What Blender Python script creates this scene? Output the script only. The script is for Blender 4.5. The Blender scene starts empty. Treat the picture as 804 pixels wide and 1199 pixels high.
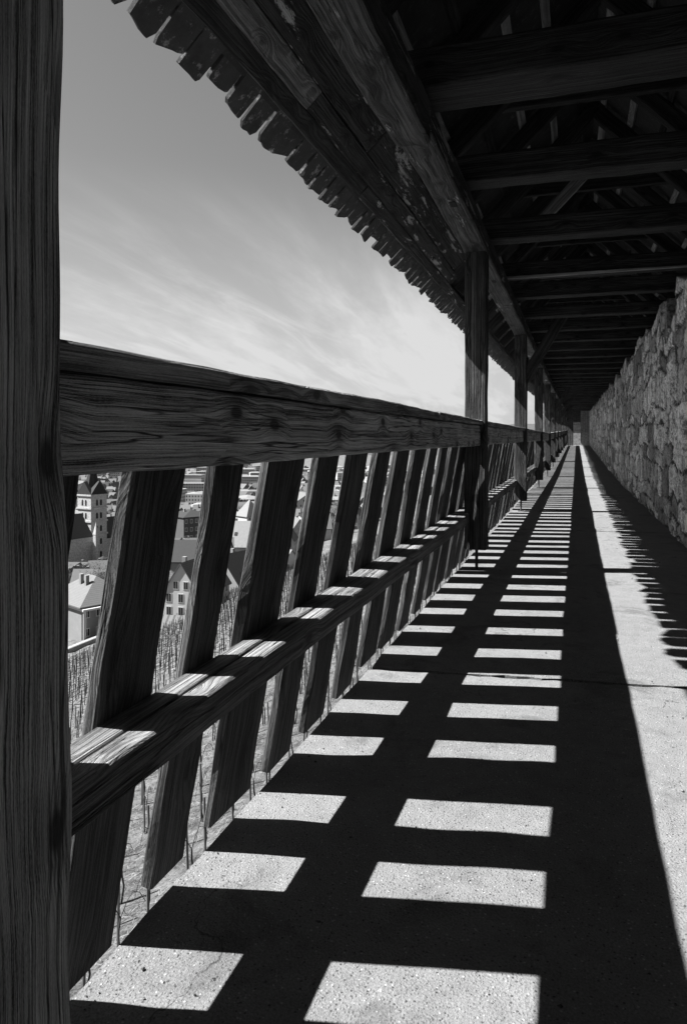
import bpy, math, random
import numpy as np
from mathutils import Vector, Matrix

# ------------------------------------------------------------------ camera, light, exposure
sc = bpy.context.scene
COL = sc.collection
random.seed(7)
TH = math.atan(273 / 850.0)          # yaw to the left of the walkway
S_, C_ = math.sin(TH), math.cos(TH)
HC = 1.0                             # eye height over the walkway
FPX, CX, CY = 850.0, 402.0, 513.0

cam_d = bpy.data.cameras.new('camera')
cam = bpy.data.objects.new('camera', cam_d)
COL.objects.link(cam)
cam.location = (0, 0, HC)
cam.rotation_euler = (math.pi / 2, 0, TH)
cam_d.sensor_fit = 'HORIZONTAL'
cam_d.sensor_width = 36.0
cam_d.lens = 36.0 * FPX / 804.0
cam_d.shift_y = -(599.5 - CY) / 804.0
cam_d.clip_start = 0.05
cam_d.clip_end = 20000
sc.camera = cam

SUN_T, SUN_K = 1.30, 0.26            # fall per metre across the walk, run along the walk
sun_dir = Vector((1.0, SUN_K, -SUN_T)).normalized()
SUN_EL = math.asin(-sun_dir.z)
SUN_ROT = math.atan2(-sun_dir.x, -sun_dir.y)
sun_d = bpy.data.lights.new('sun', 'SUN')
sun_d.energy = 5.0
sun_d.angle = math.radians(0.5)
sun_d.color = (1.0, 1.0, 1.0)
sun = bpy.data.objects.new('sun', sun_d)
COL.objects.link(sun)
sun.rotation_euler = sun_dir.to_track_quat('-Z', 'Y').to_euler()
sun.location = (-20, -5, 30)

world = bpy.data.worlds.new('World')
sc.world = world
world.use_nodes = True
SKY_STRENGTH = 0.05
CLOUD = 7.0

def build_world():
    nt = world.node_tree
    nt.nodes.clear()
    N, L = nt.nodes.new, nt.links.new
    out = N('ShaderNodeOutputWorld')
    bg = N('ShaderNodeBackground')
    bg.inputs['Strength'].default_value = SKY_STRENGTH
    sky = N('ShaderNodeTexSky')
    sky.sky_type = 'NISHITA'
    sky.sun_disc = False
    sky.sun_elevation = SUN_EL
    sky.sun_rotation = SUN_ROT
    sky.air_density = 1.0
    sky.dust_density = 1.0
    bw = N('ShaderNodeRGBToBW')
    L(sky.outputs[0], bw.inputs[0])
    tc = N('ShaderNodeTexCoord')
    sep = N('ShaderNodeSeparateXYZ')
    L(tc.outputs['Generated'], sep.inputs[0])

    def math_(op, a, b=None, clamp=False):
        m = N('ShaderNodeMath')
        m.operation = op
        m.use_clamp = clamp
        for i, v in enumerate((a, b)):
            if v is None:
                continue
            if isinstance(v, (int, float)):
                m.inputs[i].default_value = v
            else:
                L(v, m.inputs[i])
        return m.outputs[0]
    zz = math_('MAXIMUM', sep.outputs['Z'], 0.0)
    den = math_('ADD', zz, 0.12)
    px = math_('DIVIDE', sep.outputs['X'], den)
    py = math_('DIVIDE', sep.outputs['Y'], den)
    comb = N('ShaderNodeCombineXYZ')
    L(px, comb.inputs[0]); L(py, comb.inputs[1])

    def streak(scale, rot, sx, sy, detail, lo, hi, seed):
        mp = N('ShaderNodeMapping')
        mp.inputs['Rotation'].default_value = (0, 0, math.radians(rot))
        mp.inputs['Scale'].default_value = (sx, sy, 1)
        mp.inputs['Location'].default_value = (seed, seed * 0.7, 0)
        L(comb.outputs[0], mp.inputs[0])
        no = N('ShaderNodeTexNoise')
        no.inputs['Scale'].default_value = scale
        no.inputs['Detail'].default_value = detail
        no.inputs['Roughness'].default_value = 0.62
        no.inputs['Distortion'].default_value = 0.5
        L(mp.outputs[0], no.inputs['Vector'])
        mr = N('ShaderNodeMapRange')
        mr.interpolation_type = 'SMOOTHSTEP'
        mr.inputs['From Min'].default_value = lo
        mr.inputs['From Max'].default_value = hi
        L(no.outputs[0], mr.inputs['Value'])
        return mr.outputs[0]
    s1 = streak(0.9, 6, 1.5, 0.35, 7, 0.40, 0.72, 3.1)
    s2 = streak(2.2, -8, 2.2, 0.4, 8, 0.42, 0.75, 9.4)
    low = N('ShaderNodeMapRange')                      # cirrus lies low over the horizon
    low.interpolation_type = 'SMOOTHSTEP'
    low.inputs['From Min'].default_value = 0.36
    low.inputs['From Max'].default_value = 0.05
    L(sep.outputs['Z'], low.inputs['Value'])
    a = math_('MULTIPLY', s1, 0.85)
    b = math_('MULTIPLY', s2, 0.65)
    ab = math_('ADD', a, b)
    c1 = math_('MULTIPLY', ab, low.outputs[0])
    c2 = math_('MULTIPLY', low.outputs[0], 0.45)
    cc = math_('ADD', c1, c2)
    c = math_('MINIMUM', cc, 0.95)
    mix = N('ShaderNodeMix')
    mix.data_type = 'FLOAT'
    L(c, mix.inputs[0])
    L(bw.outputs[0], mix.inputs[2])
    mix.inputs[3].default_value = CLOUD
    L(math_('MULTIPLY', mix.outputs[0], 0.53), bg.inputs['Color'])     # darkens the whole sky, clouds too, for deeper shade
    L(bg.outputs[0], out.inputs[0])
build_world()

vs = sc.view_settings
vs.view_transform = 'Standard'
vs.look = 'None'
vs.gamma = 1.0
vs.exposure = 2.0
vs.use_curve_mapping = False
sc.render.engine = 'CYCLES'
sc.cycles.max_bounces = 8
sc.cycles.diffuse_bounces = 4
sc.cycles.use_denoising = True

# ------------------------------------------------------------------ helpers
def grade(y):
    """the walkway climbs gently beyond 20 m"""
    return 0.0 if y < 20 else 0.45 * min(1.0, (y - 20) / 36.0)

def project(p):
    x, y, z = p[0], p[1], p[2] - HC
    d = -x * S_ + y * C_
    u = x * C_ + y * S_
    if d < 0.05:
        return None
    return CX + FPX * u / d, CY - FPX * z / d, d

def ray(px, py, d):
    """the point seen at pixel px,py of the photograph, d metres into the view"""
    ux = (px - CX) / FPX * d
    return Vector((ux * C_ - d * S_, ux * S_ + d * C_, HC - (py - CY) / FPX * d))

def tag(o, label=None, cat=None, group=None, kind=None):
    if label: o['label'] = label
    if cat: o['category'] = cat
    if group: o['group'] = group
    if kind: o['kind'] = kind
    return o

def empty(name, loc=(0, 0, 0), rz=0.0, label=None, cat=None, group=None):
    o = bpy.data.objects.new(name, None)
    o.empty_display_size = 0.2
    COL.objects.link(o)
    o.location = loc
    o.rotation_euler = (0, 0, rz)
    return tag(o, label, cat, group)

class MB:
    """collects geometry for one mesh object"""
    def __init__(self):
        self.v, self.f, self.uv, self.mi = [], [], [], []
    def face(self, pts, uvs=None, mi=0):
        b = len(self.v)
        self.v.extend([tuple(p) for p in pts])
        self.f.append(tuple(range(b, b + len(pts))))
        self.uv.append(uvs if uvs else [(p[0], p[1]) for p in pts])
        self.mi.append(mi)
    def build(self, name, mats, parent=None, smooth=False, loc=None):
        me = bpy.data.meshes.new(name)
        me.from_pydata(self.v, [], self.f)
        ul = me.uv_layers.new(name='UVMap')
        flat = [c for fu in self.uv for uv in fu for c in uv]
        ul.data.foreach_set('uv', flat)
        if not isinstance(mats, (list, tuple)):
            mats = [mats]
        for m in mats:
            me.materials.append(m)
        me.polygons.foreach_set('material_index', self.mi)
        if smooth:
            me.polygons.foreach_set('use_smooth', [True] * len(self.f))
        me.update()
        o = bpy.data.objects.new(name, me)
        COL.objects.link(o)
        if parent is not None:
            o.parent = parent
        if loc is not None:
            o.location = loc
        return o
    def box(self, lo, hi, mi=0, M=None, skip=()):
        x0, y0, z0 = lo
        x1, y1, z1 = hi
        P = [Vector(p) for p in ((x0, y0, z0), (x1, y0, z0), (x1, y1, z0), (x0, y1, z0),
                                 (x0, y0, z1), (x1, y0, z1), (x1, y1, z1), (x0, y1, z1))]
        lx, ly, lz = x1 - x0, y1 - y0, z1 - z0
        Q = [M @ p for p in P] if M else P
        fs = {'bottom': ((3, 2, 1, 0), lx, ly), 'top': ((4, 5, 6, 7), lx, ly),
              'front': ((0, 1, 5, 4), lx, lz), 'back': ((2, 3, 7, 6), lx, lz),
              'left': ((3, 0, 4, 7), ly, lz), 'right': ((1, 2, 6, 5), ly, lz)}
        for k, (idx, a, b) in fs.items():
            if k in skip:
                continue
            self.face([Q[i] for i in idx], [(0, 0), (a, 0), (a, b), (0, b)], mi)
    def timber(self, p0, p1, w, t, up=(0, 0, 1), seg=0.25, jit=0.004, ch=0.006, seed=0, mi=0,
               w1=None, t1=None, edge=0.0, bow=0.0):
        """a hewn beam from p0 to p1: w across, t along 'up', chamfered and uneven"""
        rnd = random.Random(seed)
        p0, p1 = Vector(p0), Vector(p1)
        ax = p1 - p0
        Ln = ax.length
        ax.normalize()
        up = Vector(up)
        side = ax.cross(up).normalized()
        up = side.cross(ax).normalized()
        n = max(2, int(Ln / seg) + 1)
        base = [(-.5, -.5, 1, 0), (-.5, -.5, 0, 1), (-.5, .5, 0, -1), (-.5, .5, 1, 0),
                (.5, .5, -1, 0), (.5, .5, 0, -1), (.5, -.5, 0, 1), (.5, -.5, -1, 0)]
        ph = [[(rnd.uniform(0, 6.28), rnd.uniform(0.6, 1.6), rnd.uniform(0, 6.28), rnd.uniform(3, 9),
                rnd.uniform(0, 6.28), rnd.uniform(12, 26)) for _ in range(2)] for _ in range(4)]
        corner = [0, 0, 1, 1, 2, 2, 3, 3]
        def nz(q, s):
            a, b, c, d, e, f = q
            return 0.5 * math.sin(a + b * s * 2) + 0.3 * math.sin(c + d * s) + 0.2 * math.sin(e + f * s)
        bq = rnd.uniform(0, 6.28)
        rings = []
        for i in range(n):
            s = Ln * i / (n - 1)
            k = i / (n - 1)
            ww = w + ((w1 if w1 else w) - w) * k
            tt = t + ((t1 if t1 else t) - t) * k
            bo = bow * math.sin(bq + s * 1.3)
            r = []
            for j, (a, b, ca, cb) in enumerate(base):
                q = ph[corner[j]]
                e = jit + (edge if a < 0 else edge * 0.25)
                da = a * ww + ca * ch + e * nz(q[0], s) + bo
                db = b * tt + cb * ch + jit * nz(q[1], s)
                r.append(p0 + ax * s + side * da + up * db)
            rings.append(r)
        per = [0]
        for j in range(8):
            per.append(per[-1] + (rings[0][(j + 1) % 8] - rings[0][j]).length)
        for i in range(n - 1):
            s0, s1 = Ln * i / (n - 1), Ln * (i + 1) / (n - 1)
            for j in range(8):
                k = (j + 1) % 8
                self.face([rings[i][j], rings[i + 1][j], rings[i + 1][k], rings[i][k]],
                          [(s0, per[j]), (s1, per[j]), (s1, per[j + 1]), (s0, per[j + 1])], mi)
        for r, rev in ((rings[0], False), (rings[-1], True)):
            idx = range(8) if not rev else range(7, -1, -1)
            pts = [r[i] for i in idx]
            self.face(pts, [((p - p0).dot(side) * 0.35, (p - p0).dot(up) + 5) for p in pts], mi)
    def tube(self, pts, r, n=6, mi=0, r1=None):
        pts = [Vector(p) for p in pts]
        rings = []
        for i, p in enumerate(pts):
            a = pts[min(i + 1, len(pts) - 1)] - pts[max(i - 1, 0)]
            a.normalize()
            ref = Vector((0, 0, 1)) if abs(a.z) < 0.9 else Vector((1, 0, 0))
            s = a.cross(ref).normalized()
            u = s.cross(a)
            rr = r + ((r1 if r1 is not None else r) - r) * i / max(1, len(pts) - 1)
            rings.append([p + (s * math.cos(6.2832 * j / n) + u * math.sin(6.2832 * j / n)) * rr for j in range(n)])
        for i in range(len(pts) - 1):
            for j in range(n):
                k = (j + 1) % n
                self.face([rings[i][j], rings[i][k], rings[i + 1][k], rings[i + 1][j]],
                          [(i * .1, j * .02), (i * .1, k * .02), (i * .1 + .1, k * .02), (i * .1 + .1, j * .02)], mi)
        self.face(rings[0][::-1], None, mi)
        self.face(rings[-1], None, mi)

def np_mesh(name, V, F, mats, uv=None, tone=None, parent=None, smooth=True):
    me = bpy.data.meshes.new(name)
    me.vertices.add(len(V))
    me.vertices.foreach_set('co', np.asarray(V, np.float32).ravel())
    F = np.asarray(F, np.int32)
    me.loops.add(F.size)
    me.loops.foreach_set('vertex_index', F.ravel())
    me.polygons.add(len(F))
    me.polygons.foreach_set('loop_start', np.arange(0, F.size, F.shape[1], dtype=np.int32))
    me.polygons.foreach_set('loop_total', np.full(len(F), F.shape[1], np.int32))
    me.update(calc_edges=True)
    if uv is not None:
        ul = me.uv_layers.new(name='UVMap')
        ul.data.foreach_set('uv', np.asarray(uv, np.float32)[F.ravel()].ravel())
    if tone is not None:
        at = me.attributes.new('tone', 'FLOAT', 'POINT')
        at.data.foreach_set('value', np.asarray(tone, np.float32))
    for m in (mats if isinstance(mats, (list, tuple)) else [mats]):
        me.materials.append(m)
    if smooth:
        me.polygons.foreach_set('use_smooth', [True] * len(F))
    me.validate()
    o = bpy.data.objects.new(name, me)
    COL.objects.link(o)
    if parent is not None:
        o.parent = parent
    return o

def copy_tree(o, parent=None):
    c = o.copy()
    COL.objects.link(c)
    c.parent = parent
    for ch in o.children:
        copy_tree(ch, c)
    return c

# numpy value noise
_rs = np.random.RandomState(11)
_tab = _rs.rand(512, 512)
def vnoise(x, y):
    xi, yi = np.floor(x).astype(int), np.floor(y).astype(int)
    fx, fy = x - xi, y - yi
    fx = fx * fx * (3 - 2 * fx)
    fy = fy * fy * (3 - 2 * fy)
    g = lambda a, b: _tab[a % 512, b % 512]
    return ((g(xi, yi) * (1 - fx) + g(xi + 1, yi) * fx) * (1 - fy) +
            (g(xi, yi + 1) * (1 - fx) + g(xi + 1, yi + 1) * fx) * fy)
def fbm(x, y, o=4):
    s, a, t = 0, 0.5, 0
    for i in range(o):
        s = s + a * vnoise(x * 2 ** i + 17 * i, y * 2 ** i + 31 * i)
        t += a
        a *= 0.5
    return s / t

# ------------------------------------------------------------------ materials
class NT:
    def __init__(self, name, rough=0.85):
        self.m = bpy.data.materials.new(name)
        self.m.use_nodes = True
        self.t = self.m.node_tree
        self.b = self.t.nodes['Principled BSDF']
        self.b.inputs['Roughness'].default_value = rough
        self.b.inputs['Specular IOR Level'].default_value = 0.25
    def n(self, k): return self.t.nodes.new(k)
    def l(self, a, b): self.t.links.new(a, b)
    def put(self, s, v):
        if isinstance(v, (int, float)): s.default_value = v
        elif isinstance(v, tuple): s.default_value = v
        else: self.l(v, s)
    def math(self, op, a, b=0.0, c=None, clamp=False):
        m = self.n('ShaderNodeMath'); m.operation = op; m.use_clamp = clamp
        self.put(m.inputs[0], a); self.put(m.inputs[1], b)
        if c is not None: self.put(m.inputs[2], c)
        return m.outputs[0]
    def comb(self, x, y, z=0.0):
        c = self.n('ShaderNodeCombineXYZ')
        for i, v in enumerate((x, y, z)): self.put(c.inputs[i], v)
        return c.outputs[0]
    def noise(self, vec, scale=1.0, detail=4, rough=0.55, dist=0.0):
        o = self.n('ShaderNodeTexNoise')
        self.put(o.inputs['Vector'], vec)
        o.inputs['Scale'].default_value = scale
        o.inputs['Detail'].default_value = detail
        o.inputs['Roughness'].default_value = rough
        o.inputs['Distortion'].default_value = dist
        return o.outputs[0]
    def voro(self, vec, scale=1.0, feature='F1', out='Distance'):
        o = self.n('ShaderNodeTexVoronoi')
        o.feature = feature
        self.put(o.inputs['Vector'], vec)
        o.inputs['Scale'].default_value = scale
        return o.outputs[out]
    def rng(self, v, a, b, c=0.0, d=1.0, smooth=True):
        m = self.n('ShaderNodeMapRange')
        m.interpolation_type = 'SMOOTHSTEP' if smooth else 'LINEAR'
        self.put(m.inputs['Value'], v)
        for k, x in zip(('From Min', 'From Max', 'To Min', 'To Max'), (a, b, c, d)):
            self.put(m.inputs[k], x)
        return m.outputs[0]
    def mix(self, f, a, b):
        m = self.n('ShaderNodeMix'); m.data_type = 'FLOAT'
        self.put(m.inputs[0], f); self.put(m.inputs[2], a); self.put(m.inputs[3], b)
        return m.outputs[0]
    def color(self, v):
        self.l(v, self.b.inputs['Base Color'])
    def bump(self, h, dist=0.01, strength=1.0):
        b = self.n('ShaderNodeBump')
        b.inputs['Distance'].default_value = dist
        b.inputs['Strength'].default_value = strength
        self.put(b.inputs['Height'], h)
        self.l(b.outputs[0], self.b.inputs['Normal'])

def wood(name, dark, light, freq=110.0, rough=0.8, bump=0.004, splinter=0.0, spl=0.545, crack=1.0, knots=1.0, contrast=1.0):
    M = NT(name, rough)
    uv = M.n('ShaderNodeUVMap')
    sep = M.n('ShaderNodeSeparateXYZ')
    M.l(uv.outputs[0], sep.inputs[0])
    info = M.n('ShaderNodeObjectInfo')
    r = M.math('MULTIPLY', info.outputs['Random'], 61.7)
    u = M.math('ADD', sep.outputs[0], r)
    v = M.math('ADD', sep.outputs[1], M.math('MULTIPLY', r, 0.37))
    low = M.noise(M.comb(M.math('MULTIPLY', u, 0.9), M.math('MULTIPLY', v, 5.0), r), 1.0, 2, 0.5)
    mid = M.noise(M.comb(M.math('MULTIPLY', u, 3.2), M.math('MULTIPLY', v, 22.0), r), 1.0, 3, 0.5)
    # knots: cells along the timber that push the grain aside
    kv = M.comb(M.math('ADD', M.math('MULTIPLY', u, 4.0), M.math('MULTIPLY', mid, 0.14)), M.math('MULTIPLY', v, 8.0), 0.0)
    vor = M.n('ShaderNodeTexVoronoi')
    M.l(kv, vor.inputs['Vector'])
    vor.inputs['Scale'].default_value = 1.0
    vor.voronoi_dimensions = '2D'
    csep = M.n('ShaderNodeSeparateColor')
    M.l(vor.outputs['Color'], csep.inputs[0])
    keep = M.math('LESS_THAN', csep.outputs[0], 0.5)
    kd = M.math('ADD', vor.outputs['Distance'], M.math('MULTIPLY', M.math('SUBTRACT', 1.0, keep), 2.0))
    push = M.rng(kd, 0.0, 0.55, 1.0, 0.0)
    core = M.rng(kd, 0.07, 0.15, knots, 0.0)
    halo = M.rng(kd, 0.14, 0.36, knots, 0.0)
    g = M.math('ADD', M.math('MULTIPLY', v, freq), M.math('MULTIPLY', low, 4.5))
    g = M.math('ADD', g, M.math('MULTIPLY', push, 3.6 * knots))
    g = M.math('ADD', g, M.math('MULTIPLY', mid, 1.1))
    ring = M.noise(M.comb(g, M.math('MULTIPLY', u, 0.3), r), 1.0, 3, 0.62)
    ring = M.rng(ring, 0.38, 0.60)
    fib = M.noise(M.comb(M.math('MULTIPLY', u, 5.0), M.math('ADD', M.math('MULTIPLY', v, 300.0), M.math('MULTIPLY', g, 1.2)), r), 1.0, 4, 0.65)
    spk = M.noise(M.comb(M.math('MULTIPLY', u, 140.0), M.math('MULTIPLY', v, 700.0), r), 1.0, 3, 0.7)
    bl = M.noise(M.comb(M.math('MULTIPLY', u, 2.0), M.math('MULTIPLY', v, 7.0), r), 1.0, 6, 0.66)
    ck = M.noise(M.comb(M.math('MULTIPLY', u, 0.9), M.math('MULTIPLY', v, 30.0), r), 1.0, 3, 0.55, 0.2)
    crack_m = M.math('MULTIPLY', M.rng(M.math('ABSOLUTE', M.math('SUBTRACT', ck, 0.5)), 0.0, 0.02, 1.0, 0.0),
                     M.math('MULTIPLY', M.rng(bl, 0.40, 0.56), crack))
    t = M.math('ADD', M.math('MULTIPLY', ring, 0.36), M.math('MULTIPLY', M.math('SUBTRACT', fib, 0.44), 1.7))
    t = M.math('ADD', t, M.math('MULTIPLY', M.math('SUBTRACT', bl, 0.49), 1.5))
    t = M.math('ADD', t, M.math('MULTIPLY', M.math('SUBTRACT', spk, 0.5), 0.7), clamp=True)
    t = M.math('POWER', t, contrast)
    t = M.math('MULTIPLY', t, M.math('SUBTRACT', 1.0, M.math('MULTIPLY', halo, 0.35)))
    t = M.math('MULTIPLY', t, M.math('SUBTRACT', 1.0, M.math('MULTIPLY', core, 0.9)))
    t = M.math('MULTIPLY', t, M.math('SUBTRACT', 1.0, M.math('MULTIPLY', crack_m, 0.97)))
    val = M.mix(t, dark, light)
    if splinter:
        sp = M.noise(M.comb(M.math('MULTIPLY', u, 1.5), M.math('MULTIPLY', v, 9.0), r), 1.0, 7, 0.74, 0.5)
        sm = M.math('MULTIPLY', M.rng(sp, spl, spl + 0.035), M.rng(fib, 0.3, 0.6, 0.25, 1.0))
        val = M.mix(sm, val, splinter)
    M.color(val)
    h = M.math('ADD', M.math('MULTIPLY', ring, 0.6), M.math('MULTIPLY', fib, 0.7))
    h = M.math('SUBTRACT', h, M.math('MULTIPLY', crack_m, 2.0))
    h = M.math('ADD', h, M.math('MULTIPLY', spk, 0.25))
    M.bump(h, bump, 0.9)
    return M.m

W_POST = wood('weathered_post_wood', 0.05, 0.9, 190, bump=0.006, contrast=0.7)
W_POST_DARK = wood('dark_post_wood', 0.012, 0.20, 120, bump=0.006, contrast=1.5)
W_BOARD = wood('pale_eave_wood', 0.08, 0.42, 60, bump=0.006)
W_RAIL = wood('weathered_rail_wood', 0.05, 0.9, 170, bump=0.004, contrast=0.7)
W_CAP = wood('weathered_cap_wood', 0.07, 0.55, 70, bump=0.004)
W_LEDGE = wood('silvered_ledge_wood', 0.06, 0.33, 130, bump=0.006, crack=1.3)
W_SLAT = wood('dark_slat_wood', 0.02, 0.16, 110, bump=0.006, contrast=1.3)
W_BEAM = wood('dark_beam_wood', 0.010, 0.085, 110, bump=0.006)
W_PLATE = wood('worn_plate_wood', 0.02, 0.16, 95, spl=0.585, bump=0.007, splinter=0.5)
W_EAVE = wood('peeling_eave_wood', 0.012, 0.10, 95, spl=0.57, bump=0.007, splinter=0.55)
W_PALE = wood('pale_lath_wood', 0.15, 0.55, 60, bump=0.003)

def concrete():
    M = NT('speckled_concrete', 0.9)
    tc = M.n('ShaderNodeTexCoord')
    P = tc.outputs['Object']
    big = M.noise(P, 1.3, 5, 0.6)
    med = M.noise(P, 14, 5, 0.65)
    fine = M.noise(P, 190, 3, 0.7)
    vd = M.voro(P, 125)
    wn = M.n('ShaderNodeTexWhiteNoise')
    vo = M.n('ShaderNodeTexVoronoi'); vo.inputs['Scale'].default_value = 125
    M.l(P, vo.inputs['Vector'])
    M.l(vo.outputs['Color'], wn.inputs['Vector'])
    peb = M.rng(vd, 0.18, 0.42, 1.0, 0.0)
    hi = M.math('MULTIPLY', peb, M.rng(wn.outputs['Value'], 0.88, 0.91))
    lo = M.math('MULTIPLY', peb, M.rng(wn.outputs['Value'], 0.17, 0.13))
    v = M.math('ADD', 0.134, M.math('MULTIPLY', M.math('SUBTRACT', big, 0.5), 0.07))
    v = M.math('ADD', v, M.math('MULTIPLY', M.math('SUBTRACT', med, 0.5), 0.08))
    v = M.math('ADD', v, M.math('MULTIPLY', M.math('SUBTRACT', fine, 0.5), 0.22))
    v = M.mix(hi, v, 0.26)
    v = M.mix(M.math('MULTIPLY', lo, 0.8), v, 0.03)
    # pits, worn stains and hairline cracks
    pit = M.rng(M.noise(P, 62, 2, 0.5), 0.30, 0.24)
    v = M.math('MULTIPLY', v, M.math('SUBTRACT', 1.0, M.math('MULTIPLY', pit, 0.75)))
    stain = M.rng(M.noise(P, 2.6, 6, 0.7, 0.6), 0.53, 0.66)
    v = M.math('MULTIPLY', v, M.math('SUBTRACT', 1.0, M.math('MULTIPLY', stain, 0.34)))
    wp = M.n('ShaderNodeVectorMath'); wp.operation = 'ADD'
    wn2 = M.n('ShaderNodeTexNoise'); wn2.inputs['Scale'].default_value = 3.0; wn2.inputs['Detail'].default_value = 5
    M.l(P, wn2.inputs['Vector']); M.l(P, wp.inputs[0]); M.l(wn2.outputs['Color'], wp.inputs[1])
    hair = M.rng(M.voro(wp.outputs[0], 0.55, 'DISTANCE_TO_EDGE'), 0.0, 0.0035, 1.0, 0.0)
    hair = M.math('MULTIPLY', hair, M.rng(M.noise(P, 0.9, 3), 0.47, 0.55))
    v = M.math('MULTIPLY', v, M.math('SUBTRACT', 1.0, M.math('MULTIPLY', hair, 0.7)))
    M.color(v)
    h = M.math('ADD', M.math('MULTIPLY', fine, 0.9), M.math('MULTIPLY', peb, 0.3))
    h = M.math('SUBTRACT', h, pit)
    h = M.math('ADD', h, med)
    M.bump(h, 0.006, 0.8)
    return M.m
CONC = concrete()

def stone_mat(name, lo, hi, use_tone=True, scale=1.0, rough_bump=0.02):
    M = NT(name, 0.92)
    tc = M.n('ShaderNodeTexCoord')
    P = tc.outputs['Object']
    n1 = M.noise(P, 5 * scale, 6, 0.65)
    n2 = M.noise(P, 38 * scale, 5, 0.7)
    n3 = M.noise(P, 120 * scale, 3, 0.7)
    t = M.math('ADD', M.math('MULTIPLY', n1, 0.5), M.math('MULTIPLY', n2, 0.6))
    t = M.rng(M.math('SUBTRACT', t, 0.05), 0.38, 0.61)
    if use_tone:
        at = M.n('ShaderNodeAttribute'); at.attribute_name = 'tone'
        t = M.math('MULTIPLY', M.math('ADD', M.math('MULTIPLY', t, 0.85), 0.12), at.outputs['Fac'])
    v = M.mix(t, lo, hi)
    blotch = M.rng(M.noise(P, 9 * scale, 6, 0.75), 0.56, 0.66)
    v = M.mix(M.math('MULTIPLY', blotch, 0.25 if use_tone else 0.55), v, min(0.9, hi * 1.25))
    M.color(v)
    M.bump(M.math('ADD', n2, M.math('MULTIPLY', n3, 0.5)), rough_bump / scale, 0.9)
    return M.m
STONE = stone_mat('rubble_stone', 0.03, 1.0, rough_bump=0.010)
STONE_PLAIN = stone_mat('castle_stone', 0.08, 0.25, use_tone=False)
ASHLAR = stone_mat('church_sandstone', 0.20, 0.42, use_tone=False, scale=0.35)

def simple(name, v, rough=0.8, var=0.25, scale=3.0, metal=0.0):
    M = NT(name, rough)
    tc = M.n('ShaderNodeTexCoord')
    n = M.noise(tc.outputs['Object'], scale, 5, 0.6)
    M.color(M.mix(n, v * (1 - var), v * (1 + var)))
    M.b.inputs['Metallic'].default_value = metal
    return M.m
IRON = simple('rusty_iron', 0.05, 0.7)
DARKHOLE = simple('hole_shade_black', 0.012, 0.9)  # near-black colour for the shade inside a hole
PLANK_PALE = wood('pale_partition_wood', 0.14, 0.42, 40)

def tile_mat(name, lo, hi, lich):
    M = NT(name, 0.9)
    tc = M.n('ShaderNodeTexCoord')
    P = tc.outputs['Object']
    n1 = M.noise(P, 9, 5, 0.65)
    n2 = M.noise(P, 15, 8, 0.78)
    v = M.mix(n1, lo, hi)
    v = M.mix(M.rng(n2, 0.54, 0.64, 0, 0.9), v, lich)
    M.color(v)
    M.bump(n2, 0.01, 0.8)
    return M.m
TILE = tile_mat('lichened_clay_tile', 0.02, 0.10, 0.30)
TILE_UNDER = tile_mat('tile_underside', 0.02, 0.07, 0.10)

def ground_mat():
    M = NT('dry_vineyard_soil', 0.95)
    tc = M.n('ShaderNodeTexCoord')
    P = tc.outputs['Object']
    n0 = M.noise(P, 0.08, 4, 0.6)
    n1 = M.noise(P, 1.2, 6, 0.7)
    n2 = M.noise(P, 14.0, 7, 0.8)
    v = M.math('ADD', M.math('MULTIPLY', n1, 0.5), M.math('MULTIPLY', n2, 0.6))
    v = M.mix(M.rng(v, 0.40, 0.68), 0.012, 0.15)
    v = M.math('MULTIPLY', v, M.rng(n0, 0.3, 0.7, 0.75, 1.15))
    M.color(v)
    M.bump(n2, 0.15, 0.8)
    return M.m
GROUND = ground_mat()
TWIG = simple('dry_twigs', 0.17, 0.9, 0.45, 2.0)
GRASS = simple('dull_grass', 0.09, 0.95, 0.4, 2.0)
VINE = simple('vine_bark', 0.03, 0.9, 0.4, 8.0)
STAKE = simple('grey_stake_wood', 0.08, 0.9, 0.4, 8.0)
FOREST = simple('wooded_hill', 0.05, 0.95, 0.6, 0.02)
CROWN = simple('bare_twigs', 0.055, 0.95, 0.4, 1.0)
BARK = simple('tree_bark', 0.05, 0.95, 0.3, 3.0)
ROAD = simple('pale_road', 0.32, 0.9, 0.15, 0.4)

def wall_mat(name, v, windows):
    M = NT(name, 0.9)
    uv = M.n('ShaderNodeUVMap')
    sep = M.n('ShaderNodeSeparateXYZ')
    M.l(uv.outputs[0], sep.inputs[0])
    tc = M.n('ShaderNodeTexCoord')
    n = M.noise(tc.outputs['Object'], 0.6, 5, 0.6)
    val = M.mix(n, v * 0.8, v * 1.15)
    if windows:
        fu = M.math('FRACT', M.math('DIVIDE', sep.outputs[0], 2.5))
        fv = M.math('FRACT', M.math('DIVIDE', sep.outputs[1], 2.9))
        a = M.math('MULTIPLY', M.math('GREATER_THAN', fu, 0.3), M.math('LESS_THAN', fu, 0.72))
        b = M.math('MULTIPLY', M.math('GREATER_THAN', fv, 0.32), M.math('LESS_THAN', fv, 0.8))
        val = M.mix(M.math('MULTIPLY', a, b), val, 0.03)
    M.color(val)
    return M.m
WALLS = [wall_mat('plaster_' + n, v, False) for n, v in (('white', .36), ('grey', .18), ('dark', .07))]
WALLS_W = [wall_mat('windowed_plaster_' + n, v, True) for n, v in (('white', .36), ('grey', .18), ('dark', .08))]

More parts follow.
